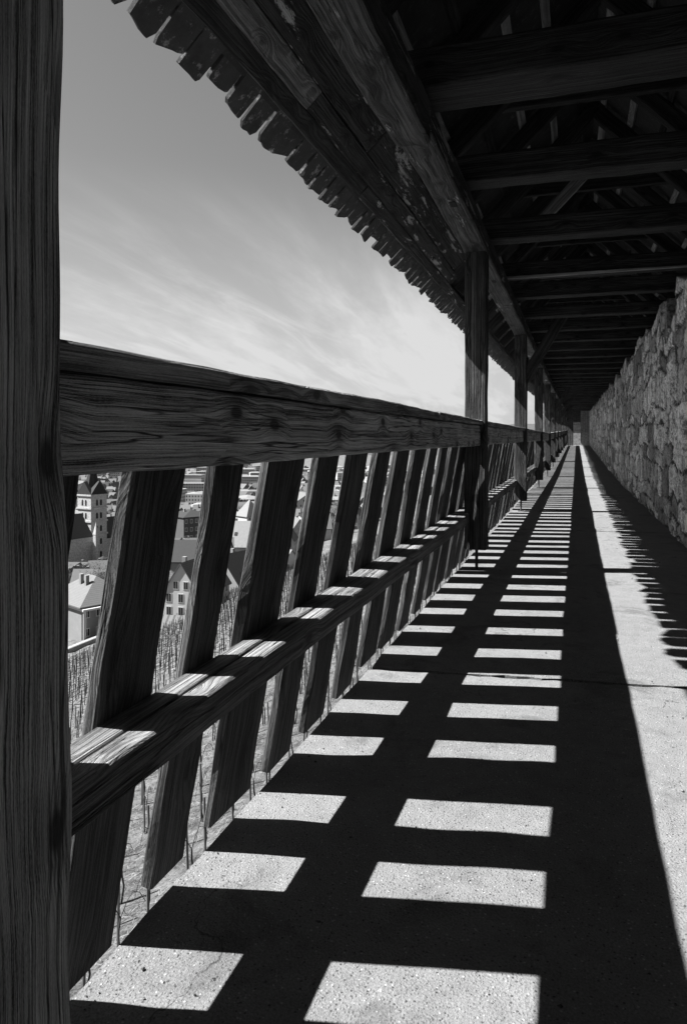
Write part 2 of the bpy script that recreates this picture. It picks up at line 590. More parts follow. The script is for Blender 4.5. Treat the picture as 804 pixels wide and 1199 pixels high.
def roof_mat(name, v, seam=0.0, course=0.35):
    M = NT(name, 0.85)
    uv = M.n('ShaderNodeUVMap')
    sep = M.n('ShaderNodeSeparateXYZ')
    M.l(uv.outputs[0], sep.inputs[0])
    n = M.noise(uv.outputs[0], 1.2, 6, 0.7)
    n2 = M.noise(uv.outputs[0], 9.0, 3, 0.7)
    val = M.mix(M.math('ADD', M.math('MULTIPLY', n, .6), M.math('MULTIPLY', n2, .4)), v * 0.6, v * 1.4)
    if seam:
        f = M.math('FRACT', M.math('DIVIDE', sep.outputs[0], seam))
        val = M.math('MULTIPLY', val, M.mix(M.math('LESS_THAN', f, 0.35), 1.0, 0.45))
    else:
        f = M.math('FRACT', M.math('DIVIDE', sep.outputs[1], course))
        val = M.math('MULTIPLY', val, M.mix(M.math('LESS_THAN', f, 0.25), 1.0, 0.75))
    M.color(val)
    return M.m
ROOFS = [roof_mat('roof_tile_mid', .105), roof_mat('roof_tile_pale', .15), roof_mat('roof_slate_dark', .022),
         roof_mat('roof_metal_seamed', .10, seam=0.9)]
GLASS = simple('dark_window_glass', 0.02, 0.25, 0.2)
FRAME = simple('white_window_frame', 0.42, 0.6, 0.08)

# ------------------------------------------------------------------ the walkway
Y_END = 57.0
Y_START = -14.0
FL, FR = -0.857, 0.945

def build_floor():
    mb = MB()
    joints = [Y_START - 0.5, -12.0, -7.0, -2.0, 3.14, 8.25, 13.4, 18.5, 23.6, 28.7, 33.8, 38.9, 44.0, 49.1, 54.2, 62.0]
    sk = 0.115
    rnd = random.Random(5)
    g = 0.015
    for a, b in zip(joints[:-1], joints[1:]):
        ny, nx = 24, 40
        xs = [FL + (FR + 0.25 - FL) * i / nx for i in range(nx + 1)]
        rows = []
        for j in range(ny + 1):
            k = j / ny
            row = []
            for i, x in enumerate(xs):
                y = (a + g) + (b - a - 2 * g) * k + sk * (x + 0.1)
                z = grade(y)
                xx = x
                if i == 0:
                    xx += rnd.uniform(-0.006, 0.006)
                if j in (0, ny):
                    y += rnd.uniform(-0.009, 0.009)
                    z -= 0.005
                row.append(Vector((xx, y, z)))
            rows.append(row)
        for j in range(ny):
            for i in range(nx):
                mb.face([rows[j][i], rows[j][i + 1], rows[j + 1][i + 1], rows[j + 1][i]])
        dn = Vector((0, 0, -0.16))
        for row, rev in ((rows[0], True), (rows[-1], False)):
            for i in range(nx):
                q = [row[i], row[i + 1], row[i + 1] + dn, row[i] + dn]
                mb.face(q[::-1] if not rev else q)
        for j in range(ny):
            q = [rows[j][0], rows[j + 1][0], rows[j + 1][0] + dn, rows[j][0] + dn]
            mb.face(q)
    o = mb.build('walkway', CONC)
    tag(o, kind='structure')
    mb = MB()
    mb.box((FL + 0.004, Y_START - 1, -0.5), (FR + 0.3, 20, -0.12))
    mb.box((FL + 0.004, 20, -0.5), (FR + 0.3, 64, -0.121))
    o = mb.build('walkway_bed', CONC)
    tag(o, kind='structure')
build_floor()

# terrain: castle rock, vineyard slope, town flat
def terrain_z(x, y=0.0):
    a = -x
    if a < 1.3:
        return -0.6
    if a < 1.6:
        return -0.6 - (a - 1.3) / 0.3 * 5.5
    if a < 77:
        z = -6.1 - 0.383 * (a - 1.6)
    elif a < 190:
        z = -35.0 - 25.0 * (a - 77) / 113
    else:
        z = -60.0
    return z

def build_ground():
    xs = [9000, 3000, 600, 100, 20, 3, 0, -1.2, -1.3, -1.6] + [-1.6 - 1.5 * i for i in range(1, 60)] + \
         [-92, -96, -105, -115, -125, -140, -160, -175, -190, -260, -400, -800, -1500, -3000, -9000]
    ys = [-9000, -3000, -800, -200, -60, -20] + [-10 + 2.0 * i for i in range(0, 120)] + \
         [240, 260, 300, 350, 420, 500, 700, 1000, 1500, 2500, 4000, 9000]
    X, Y = np.meshgrid(np.array(xs, float), np.array(ys, float))
    Z = np.vectorize(terrain_z)(X, Y)
    bump = (fbm(X * 0.25 + 50, Y * 0.25 + 50) - 0.5) * 1.2
    Z = Z + np.where((X < -3) & (X > -190), bump, 0)
    n, m = X.shape
    V = np.stack([X, Y, Z], -1).reshape(-1, 3)
    i = np.arange((n - 1) * (m - 1))
    r, c = i // (m - 1), i % (m - 1)
    F = np.stack([r * m + c, (r + 1) * m + c, (r + 1) * m + c + 1, r * m + c + 1], -1)
    o = np_mesh('ground', V, F, GROUND)
    tag(o, kind='structure')
    # wooded hills along the horizon
    A = np.linspace(math.radians(-10), math.radians(120), 260)
    rows = []
    for k, (rad, hf) in enumerate(((2600, 0.0), (3000, 0.35), (3500, 0.75), (4100, 1.0), (5200, 0.8))):
        h = 60 + 108 * (0.75 + 0.5 * (fbm(A * 9 + 3, A * 0 + 2.2, 5) - 0.5)) * 1.0
        h = h + 9 * (fbm(A * 160, A * 0 + 5 + k, 3) - 0.5)
        rows.append(np.stack([-rad * np.sin(A), rad * np.cos(A), -60.5 + h * hf], -1))
    V = np.concatenate(rows)
    m = len(A)
    F = [(r * m + c, r * m + c + 1, (r + 1) * m + c + 1, (r + 1) * m + c) for r in range(4) for c in range(m - 1)]
    tag(np_mesh('hills', V, F, FOREST), kind='structure')
build_ground()

# ------------------------------------------------------------------ stone walls
def masonry(Y, Z, seed, hmin=0.13, hmax=0.42, lmin=0.30, lmax=1.1):
    rs = np.random.RandomState(seed)
    wy = Y + (fbm(Y * 2.6, Z * 2.6 + 9) - 0.5) * 0.34
    wz = Z + (fbm(Y * 2.2 + 40, Z * 2.2) - 0.5) * 0.30
    cs = [-1.0]
    while cs[-1] < 4.5:
        cs.append(cs[-1] + rs.uniform(hmin, hmax))
    cs = np.array(cs)
    ci = np.clip(np.searchsorted(cs, wz) - 1, 0, len(cs) - 2)
    disp = np.zeros_like(Y); tone = np.zeros_like(Y)
    for k in np.unique(ci):
        sel = ci == k
        b = [Y.min() - 2]
        h = cs[k + 1] - cs[k]
        while b[-1] < Y.max() + 2:
            b.append(b[-1] + rs.uniform(lmin, lmax))
        b = np.array(b)
        yy, zz = wy[sel], wz[sel]
        si = np.clip(np.searchsorted(b, yy) - 1, 0, len(b) - 2)
        off = rs.uniform(-0.018, 0.022, len(b)); tn = rs.uniform(0.25, 1.25, len(b))
        tx = rs.uniform(-0.03, 0.03, len(b)); tz = rs.uniform(-0.05, 0.03, len(b))
        de = np.minimum(np.minimum(yy - b[si], b[si + 1] - yy), np.minimum(zz - cs[k], cs[k + 1] - zz))
        jw = 0.004 + 0.020 * fbm(yy * 3 + 7, zz * 3)
        e = np.clip((de - jw) / 0.014, 0, 1)
        e = e * e * (3 - 2 * e)
        mid = 0.5 * (b[si] + b[si + 1])
        disp[sel] = e * (0.016 + 0.55 * off[si] + tx[si] * (yy - mid) + tz[si] * (zz - cs[k] - h / 2))
        tone[sel] = np.where(e < 0.45, 0.03 + 0.3 * (fbm(yy * 2, zz * 2 + 5) > 0.55), tn[si])
    disp = disp + (fbm(Y * 5, Z * 5, 4) - 0.5) * 0.022 + (fbm(Y * 20, Z * 20, 3) - 0.5) * 0.018
    return disp, tone

def wall_top(y):
    t = 2.50 + 0.06 * math.sin(y * 1.7) + 0.05 * math.sin(y * 4.1 + 1)
    if 7.7 < y < 8.5:
        t = 2.18 + 0.04 * math.sin(y * 9)
    return t + grade(y)

def build_stone_wall():
    root = empty('stone_wall', (0.95, 0, 0), label='rough rubble stone wall closing the right side of the walkway', cat='wall')
    segs = [(-14.5, 5.6, 0.06, 0.06), (5.6, 15.0, 0.018, 0.022), (15.0, 57.2, 0.07, 0.05)]
    Vs, Fs, Ts, base = [], [], [], 0
    for y0, y1, ry, rz in segs:
        ys = np.arange(y0, y1 + ry * 0.5, ry)
        ys[-1] = y1
        vz = np.linspace(0, 1, int(2.6 / rz))
        Yg, Vg = np.meshgrid(ys, vz)
        top = np.array([wall_top(y) for y in ys])
        gr = np.array([grade(y) for y in ys])
        Zg = -0.05 + gr[None, :] + Vg * (top - gr + 0.05)[None, :]
        disp, tone = masonry(Yg, Zg - gr[None, :], 21)
        # two dressed blocks that stand proud of the rubble
        for (a, b, c, d, p, tn) in ((6.05, 6.95, 0.82, 1.32, 0.16, 1.25), (6.0, 6.72, 1.38, 1.95, 0.10, 0.8),
                                    (7.9, 8.2, 1.40, 1.82, 0.06, 1.1)):
            q = np.minimum(np.minimum(Yg - a, b - Yg), np.minimum(Zg - c, d - Zg))
            e = np.clip(q / 0.05, 0, 1)
            e = e * e * (3 - 2 * e)
            disp = disp * (1 - e) + (p + (fbm(Yg * 4, Zg * 6, 4) - 0.5) * 0.08) * e
            tone = tone * (1 - e) + tn * e
        Xg = 0.965 - disp - 0.02 + 0.05 * (fbm(Yg * 0.9, Zg * 0.9) - 0.5)
        n, m = Yg.shape
        V = np.stack([Xg, Yg, Zg], -1).reshape(-1, 3)
        # the ragged top runs back into the wall
        Vt = np.stack([np.full(m, 1.35), ys, top + 0.05 * (fbm(ys * 3, ys * 0) - 0.5)], -1)
        V = np.concatenate([V, Vt])
        i = np.arange((n) * (m - 1))
        r, c = i // (m - 1), i % (m - 1)
        F = np.stack([r * m + c, (r + 1) * m + c, (r + 1) * m + c + 1, r * m + c + 1], -1)
        Vs.append(V); Fs.append(F + base)
        Ts.append(np.concatenate([tone.ravel(), np.full(m, 0.6)]))
        base += len(V)
    V = np.concatenate(Vs); V[:, 0] -= 0.95
    np_mesh('stone_face', V, np.concatenate(Fs), STONE, tone=np.concatenate(Ts), parent=root)
    mb = MB()
    mb.box((0.40, -14.5, -0.6), (1.0, 20, 2.62))
    mb.box((0.401, 20, -0.6), (1.0, 57.2, 2.8))
    o = mb.build('wall_core', STONE_PLAIN, root)
build_stone_wall()

# the rampart face lies straight under the floor edge, behind the hanging slats
mb = MB()
mb.box((-0.845, -30, -8.0), (1.2, 70, -0.52))
tag(mb.build('castle_wall', STONE_PLAIN), 'castle rampart below the walkway edge, dropping to the vineyard', 'wall')

# ------------------------------------------------------------------ posts
POSTS = [-13.2, -8.6, -4.0, 0.735, 5.58, 10.2, 15.1, 19.7, 24.3, 28.9, 33.5, 38.1, 42.7, 47.3, 51.9, 56.5]
PX = -0.727
ORD = ['', 'nearest', 'second', 'third', 'fourth', 'fifth', 'sixth', 'seventh', 'eighth', 'ninth', 'tenth', 'eleventh', 'twelfth', 'thirteenth']
BACK = 2                                # posts before the one behind the viewpoint
for i, y in enumerate(POSTS, -BACK):
    z = grade(y)
    lab = {0: 'timber post behind the viewpoint carrying the roof', -1: 'timber post behind the viewpoint carrying the roof',
           -2: 'timber post behind the viewpoint carrying the roof',
           1: 'huge knotted timber post filling the left edge of the picture',
           2: 'tall dark squared post standing by itself, second along the railing'}.get(
        i, '%s timber post along the railing, counted from the big near post' % ORD[max(i, 0)])
    root = empty('wooden_post', (PX, y, z), label=lab, cat='post', group='timber posts along the railing')
    mb = MB()
    w = 0.172 if i != 1 else 0.178
    near = i in (1, 2)
    mb.timber((0, 0, 0.16 if i != 1 else 0.05), (0, 0, 2.402), w, 0.16, w1=0.15 if i == 1 else None, up=(1, 0, 0), seg=0.04 if near else 0.3,
              jit=0.010 if i == 1 else 0.006, ch=0.010, seed=100 + i)
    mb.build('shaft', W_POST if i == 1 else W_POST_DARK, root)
    mb = MB()
    mb.tube([(0, 0, -0.002), (0, 0, 0.2)], 0.012, 8)
    mb.box((-0.04, -0.04, 0.0), (0.04, 0.04, 0.008))
    mb.build('iron_pin', IRON, root)

# ------------------------------------------------------------------ railings, one per bay
GAPS1 = [(1.03, 1.18), (1.385, 1.529), (1.686, 1.844), (2.113, 2.261), (2.47, 2.615), (2.838, 3.0), (3.226, 3.367),
         (3.63, 3.762), (4.04, 4.186), (4.407, 4.586), (4.782, 4.946), (5.195, 5.30)]
def slat_spans(k):
    y0, y1 = POSTS[k + BACK], POSTS[k + BACK + 1]
    if k == 1:
        e = [0.82]
        for q, (a, b) in enumerate(GAPS1):
            s0, s1 = ([0.02, 0.02, 0.015, 0.010] + [0.005] * 20)[q:q + 2]
            e += [a + s0, b + s1]
        e.append(5.45)
        return list(zip(e[0::2], e[1::2]))
    rnd = random.Random(140 + k)
    out = []
    y = y0 + (0.075 if k != 2 else -0.12)
    if k == 2:
        y = 5.465
    while y < y1 - 0.2:
        w = rnd.uniform(0.185, 0.27)
        if k == 2 and not out:
            w = 0.17
        out.append((y, min(y + w, y1 + 0.02)))
        y += w + rnd.uniform(0.115, 0.17)
    return out

def slat_x(z):           # inner face of the leaning slats at height z over the floor
    return -0.895 + 0.175 * (z - 0.445)
PIECES = ['', 'first', 'second', 'third', 'fourth', 'fifth', 'sixth']
for k in range(-BACK, len(POSTS) - 1 - BACK):
    y0, y1 = POSTS[k + BACK], POSTS[k + BACK + 1]
    ya = y0 + (0.085 if k else 0)
    z0, z1 = grade(y0), grade(y1)
    gz = lambda y: z0 + (z1 - z0) * (y - y0) / (y1 - y0)
    lab = {0: 'slatted railing behind the viewpoint', -1: 'slatted railing behind the viewpoint', -2: 'slatted railing behind the viewpoint', 1: 'nearest railing bay with wide leaning slats and sunlit ledge',
           2: 'second railing bay, starting at the lone dark post'}.get(
        k, '%s slatted railing bay along the walkway, counted from the near post' % ORD[max(k, 0)])
    root = empty('railing', (-0.74, y0, z0), label=lab, cat='railing', group='slatted railing bays between the posts')
    oy = Vector((-0.74, y0, z0))
    sg = 0.07 if k == 1 else 0.3
    def add(name, p0, p1, w, t, mat, up=(0, 0, 1), seg=sg, label=None, **kw):
        mb = MB()
        mb.timber(Vector(p0) - oy, Vector(p1) - oy, w, t, up=up, seg=seg, **kw)
        o = mb.build(name, mat, root)
        if label:
            o['label'] = label
        return o
    a, b = y0 + 0.02, y1 - 0.02
    add('top_rail', (-0.746, a, 1.020 + gz(a)), (-0.746, b, 1.020 + gz(b)), 0.112, 0.148, W_RAIL, seed=70 + k * 7 + 1, jit=0.004, ch=0.006)
    cuts = {1: [a, 3.72, b]}.get(k, [a, (a + b) / 2 + 0.4, b])
    for q in range(len(cuts) - 1):
        c0, c1 = cuts[q], cuts[q + 1] - 0.003
        th = 0.040 if q == 0 else 0.038
        add('rail_cap', (-0.742, c0, 1.118 + gz(c0)), (-0.742 + 0.004 * q, c1, 1.118 + gz(c1)), 0.135, th, W_CAP,
            seed=70 + k * 7 + 2 + q, jit=0.004, ch=0.005)
    add('ledge_plank', (-0.866, a, 0.398 + gz(a)), (-0.866, b, 0.398 + gz(b)), 0.056, 0.07, W_LEDGE, seed=70 + k * 7 + 4, jit=0.003, ch=0.003,
        label='narrow outer ledge plank against the slats')
    add('ledge_plank', (-0.804, a, 0.393 + gz(a)), (-0.804, b, 0.393 + gz(b)), 0.061, 0.076, W_LEDGE, seed=70 + k * 7 + 5, jit=0.003, ch=0.004,
        label='inner ledge plank with cracked edge')
    zt, zb = 1.01, -0.125
    for n, (sa, sb) in enumerate(slat_spans(k)):
        rnd = random.Random(1000 + k * 50 + n)
        ym, w = (sa + sb) / 2, sb - sa
        g = gz(ym)
        zbb = zb + rnd.uniform(-0.02, 0.02)
        t = rnd.uniform(0.027, 0.032)
        nx = Vector((1, 0, -0.175)).normalized()
        p0 = Vector((slat_x(zbb), ym, zbb + g)) - nx * (t / 2)
        p1 = Vector((slat_x(zt), ym, zt + g)) - nx * (t / 2)
        edge = 0.004
        if k == 1 and n in (2, 3, 6):
            edge = 0.014
        # 'side' of the timber is -y for this up vector, so the uneven edge faces the sun side
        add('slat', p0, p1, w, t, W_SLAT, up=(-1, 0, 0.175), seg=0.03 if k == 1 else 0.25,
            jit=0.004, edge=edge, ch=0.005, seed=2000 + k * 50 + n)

# ------------------------------------------------------------------ plates, ties, braces
def plate(y0, y1, zb, h, label, seed, holes=()):
    root = empty('wall_plate', (PX, y0, 0), label=label, cat='beam', group='long plates carried by the posts')
    mb = MB()
    g0, g1 = grade(y0), grade(y1)
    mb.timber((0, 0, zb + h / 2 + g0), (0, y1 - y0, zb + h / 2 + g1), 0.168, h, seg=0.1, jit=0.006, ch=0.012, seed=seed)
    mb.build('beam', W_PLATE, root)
    for (hx, hy) in holes:
        m2 = MB()
        m2.box((hx - 0.018, hy - y0 - 0.05, zb - 0.002), (hx + 0.018, hy - y0 + 0.05, zb + 0.05))
        m2.build('mortise', DARKHOLE, root)  # dark block in place of the hole's inner shade
plate(-14.0, 3.32, 2.365, 0.20, 'heavy near plate beam overhead ending in a step before the lone post', 301)
plate(3.323, 10.3, 2.405, 0.165, 'long worn plate beam resting on the lone dark post, with dark blocks for mortise holes', 302, [(0.02, 4.35), (0.02, 6.6)])
plate(10.304, 19.8, 2.405, 0.165, 'plate beam over the third and fourth posts', 303)
for q, (a, b) in enumerate(((19.804, 29.0), (29.004, 38.2), (38.204, 47.4), (47.404, 57.2))):
    plate(a, b, 2.405, 0.165, '%s stretch of plate beam in the dark far gallery' % ['first', 'second', 'third', 'last'][q], 304 + q)

TIES = [-12.9, -11.6, -10.3, -9.0, -7.7, -6.5, -5.2, -3.9, -2.7, -1.5, -0.3, 0.9, 2.1, 3.34, 4.56, 5.93, 7.36, 8.45, 9.85]
y = 11.1
while y < 56.8:
    TIES.append(y)
    y += 1.25
for i, y in enumerate(TIES, -6):
    z = grade(y)
    n = i - 6
    w = {7: 0.27, 10: 0.12}.get(i, random.Random(500 + i).uniform(0.15, 0.21))
    h = {7: 0.18}.get(i, random.Random(i + 509).uniform(0.14, 0.17))
    ordn = ['', 'first', 'second', 'third', 'fourth', 'fifth', 'sixth', 'seventh']
    if i == 7:
        lab = 'broadest ceiling tie beam, nearest at the top of the picture'
    elif i == 10:
        lab = 'thin ceiling tie beam with a lit lower edge painted pale'
    elif i < 7:
        lab = 'ceiling tie beam overhead, behind or above the picture edge'
    elif n < 8:
        lab = '%s ceiling tie beam from the near top of the picture' % ordn[n]
    else:
        lab = 'dark tie beam in the receding far ceiling'
    mb = MB()
    x0, x1 = -0.83, 1.33
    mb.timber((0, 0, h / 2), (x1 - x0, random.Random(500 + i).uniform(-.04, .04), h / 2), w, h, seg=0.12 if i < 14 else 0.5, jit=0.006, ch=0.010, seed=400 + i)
    if i == 10:      # pale strip stands in for light on the lower edge
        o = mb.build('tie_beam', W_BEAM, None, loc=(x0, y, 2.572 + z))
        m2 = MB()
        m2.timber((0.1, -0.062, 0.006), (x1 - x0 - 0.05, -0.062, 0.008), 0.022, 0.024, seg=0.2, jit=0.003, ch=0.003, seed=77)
        m2.build('lit_edge_strip', W_PALE, o)
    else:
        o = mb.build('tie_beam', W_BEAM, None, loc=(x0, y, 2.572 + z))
    tag(o, lab, 'beam', 'tie beams across the gallery ceiling')

for i in (3, 6, 8, 10, 12):
    y = POSTS[i + BACK]
    mb = MB()
    mb.timber((0, 0, 0), (0.60, 0, 1.0), 0.13, 0.17, up=(0, 1, 0), seg=0.15, jit=0.005, ch=0.01, seed=600 + i)
    o = mb.build('knee_brace', W_BEAM, None, loc=(-0.70, y + 0.02, 1.78 + grade(y)))
    tag(o, 'diagonal brace rising from the %s post to the ceiling' % ORD[i], 'brace', 'diagonal braces in the gallery')

# ------------------------------------------------------------------ roof
RIDGE_X = 0.15
EAVE_X, EAVE_Z = -1.50, 2.485
def roof_z(x):
    return EAVE_Z + (x - EAVE_X) if x < RIDGE_X else EAVE_Z + (RIDGE_X - EAVE_X) - (x - RIDGE_X)
YR0, YR1 = -14.2, 57.4
def build_roof():
    root = empty('gallery_roof', (0, 0, 0), label='tiled timber roof covering the whole walkway', cat='roof')
    nrm = Vector((-1, 0, 1)).normalized()
    # tile sheet above the laths, in stretches that follow the grade
    mb = MB()
    ys = [YR0, 20, YR1]
    for a, b in zip(ys[:-1], ys[1:]):
        pr = []
        for (x, off) in ((-1.40, 0.012), (RIDGE_X, 0.012), (2.0, 0.012)):
            pr.append((x, roof_z(x) + off))
        for (x0, zz0), (x1, zz1) in zip(pr[:-1], pr[1:]):
            q = [Vector((x0, a, zz0 + grade(a))), Vector((x1, a, zz1 + grade(a))), Vector((x1, b, zz1 + grade(b))), Vector((x0, b, zz0 + grade(b)))]
            uvq = [(0, a), (2, a), (2, b), (0, b)]
            mb.face([p.copy() for p in q][::-1], uvq)
            mb.face([p + Vector((0, 0, 0.05)) for p in q], uvq)
    mb.build('tile_covering', TILE_UNDER, root)
    # hanging eave course of plain tiles, two layers, every tile a little off
    mb = MB()
    rnd = random.Random(3)
    s = Vector((1, 0, 1)).normalized()       # up the slope
    for layer in (0, 1):
        y = YR0 + layer * 0.09
        while y < YR1:
            w = rnd.uniform(0.165, 0.19)
            drop = rnd.uniform(-0.016, 0.016) if layer == 0 else rnd.uniform(0.06, 0.12)
            if rnd.random() < 0.05 and layer == 0:
                drop += rnd.uniform(0.02, 0.06)
            sk = rnd.uniform(-0.05, 0.05)
            tp, tp2 = [rnd.uniform(0.004, 0.018) for _ in 'ab']
            c, c2 = [rnd.uniform(0.004, 0.012) if rnd.random() < 0.65 else rnd.uniform(0.012, 0.035) for _ in 'ab']
            sl = rnd.uniform(-0.018, 0.018)
            ww = w - rnd.uniform(0.002, 0.008)
            t = rnd.uniform(0.014, 0.02)
            j = lambda q=.006: rnd.uniform(-q, q)
            prof = [(0, 0.36), (tp * .5 + j(.003), 0.2), (tp + j(.003), c), (tp + c, sl + j(.003)), (ww * .33, j(.006) + sl * .3), (ww * .6, j(.006) - sl * .3),
                    (ww - tp2 - c2, -sl + j(.003)), (ww - tp2, c2), (ww - tp2 * .5, 0.2), (ww, 0.36)]
            tip = Vector((EAVE_X, 0, EAVE_Z)) + s * drop + nrm * (0.004 + layer * 0.022 + rnd.uniform(0, 0.008))
            def P(a, b, o):
                v = tip + s * b + nrm * o
                return Vector((v.x, y + a + sk * (0.36 - b), v.z + grade(y)))
            lo = [P(a, b, 0) for a, b in prof]
            hi = [P(a, b, t) for a, b in prof]
            mb.face(lo[::-1], None)
            mb.face(hi, None)
            for i in range(len(prof)):
                k2 = (i + 1) % len(prof)
                mb.face([lo[i], lo[k2], hi[k2], hi[i]], None)
            y += w
    mb.build('eave_tiles', TILE, root)
    # laths along the roof
    k = 0
    x = -1.33
    while x < 1.3:
        if abs(x - RIDGE_X) > 0.05:
            sgn = 1 if x < RIDGE_X else -1
            n2 = Vector((-1, 0, 1)).normalized() if sgn > 0 else Vector((1, 0, 1)).normalized()
            mb = MB()
            for a, b in ((YR0, 20), (20, YR1)):
                q = n2 * 0.018
                mb.timber(Vector((x, a, roof_z(x) + grade(a))) - q, Vector((x, b, roof_z(x) + grade(b))) - q, 0.055, 0.030, up=n2, seg=0.5, jit=0.006, ch=0.003, seed=700 + k)
            mb.build('roof_lath', W_PALE if k % 3 != 0 else W_BEAM, root)
        k += 1
        x += 0.225
    # rafters
    y = YR0 + 0.3
    k = 0
    while y < YR1:
        g = grade(y)
        for sgn in (1, -1):
            n2 = Vector((-sgn, 0, 1)).normalized()
            off = -n2 * (0.036 + 0.065)
            xa = -1.30 if sgn > 0 else 1.75
            a = Vector((xa, y, roof_z(xa) + g)) + off
            b = Vector((RIDGE_X - 0.02 * sgn, y, roof_z(RIDGE_X - 0.02 * sgn) + g)) + off
            mb = MB()
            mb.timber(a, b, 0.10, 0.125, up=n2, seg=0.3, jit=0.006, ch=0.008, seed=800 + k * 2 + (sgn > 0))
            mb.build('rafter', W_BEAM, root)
        if k % 2 == 0:
            mb = MB()
            zc = 3.35 + g
            mb.timber((-0.55, y + 0.09, zc), (0.85, y + 0.09, zc), 0.06, 0.12, seg=0.3, jit=0.005, seed=900 + k)
            mb.build('collar_beam', W_BEAM, root)
        y += 0.95
        k += 1
    # pale stray strut between two ties
    mb = MB()
    mb.timber((-0.45, 6.75, 2.80), (0.25, 6.85, 3.55), 0.09, 0.05, up=(0, 1, 0), seg=0.2, seed=990)
    mb.build('strut', W_PALE, root)
    # boards nailed under the rafters over the near bay
    def under(x):
        return roof_z(x) - 0.24
    for q, (xa, xb, a, b, mat) in enumerate(((-1.262, -1.205, YR0, 4.2, W_BEAM), (-1.262, -1.205, 4.22, 9.4, W_EAVE), (-1.20, -1.125, YR0, 3.15, W_BOARD), (-1.20, -1.125, 3.16, 7.2, W_EAVE),
                                             (-1.12, -1.0, YR0, 3.9, W_EAVE), (-1.12, -1.0, 3.93, 6.9, W_EAVE), (-0.995, -0.86, YR0, 6.2, W_EAVE))):
        xm = (xa + xb) / 2
        mb = MB()
        wv = (xb - xa) * 1.414
        mb.timber((xm, a, under(xm) - 0.012), (xm, b, under(xm) - 0.012), wv, 0.025, up=(-1, 0, 1), seg=0.06, jit=0.006, ch=0.003, seed=950 + q)
        mb.build('eave_board', mat, root)
build_roof()

# ------------------------------------------------------------------ far end of the gallery
def build_end():
    g = grade(57)
    root = empty('plank_partition', (0, 57.3, g), label='pale upright plank partition with a doorway at the far end', cat='partition')
    x = -0.95
    k = 0
    rnd = random.Random(4)
    while x < 0.98:
        w = rnd.uniform(0.13, 0.19)
        x1 = x + w
        z0 = 0.0
        if -0.30 < (x + x1) / 2 < 0.20:
            z0 = 1.75
        mb = MB()
        mb.box((x, -0.02, z0), (x1 - 0.012, 0.02 + 0.012 * (k % 2), 3.3))
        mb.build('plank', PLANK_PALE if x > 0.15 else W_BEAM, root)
        x = x1
        k += 1
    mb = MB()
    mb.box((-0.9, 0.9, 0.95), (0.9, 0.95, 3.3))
    mb.build('doorway_shade_board', W_BEAM, root)  # added board that darkens the upper part of the doorway
    mb = MB()
    mb.box((-3, 60.4, -6), (3, 61.4, g + 3.4))
    tag(mb.build('tower_wall', STONE_PLAIN), 'sunlit stone wall seen through the far doorway', 'wall')
build_end()

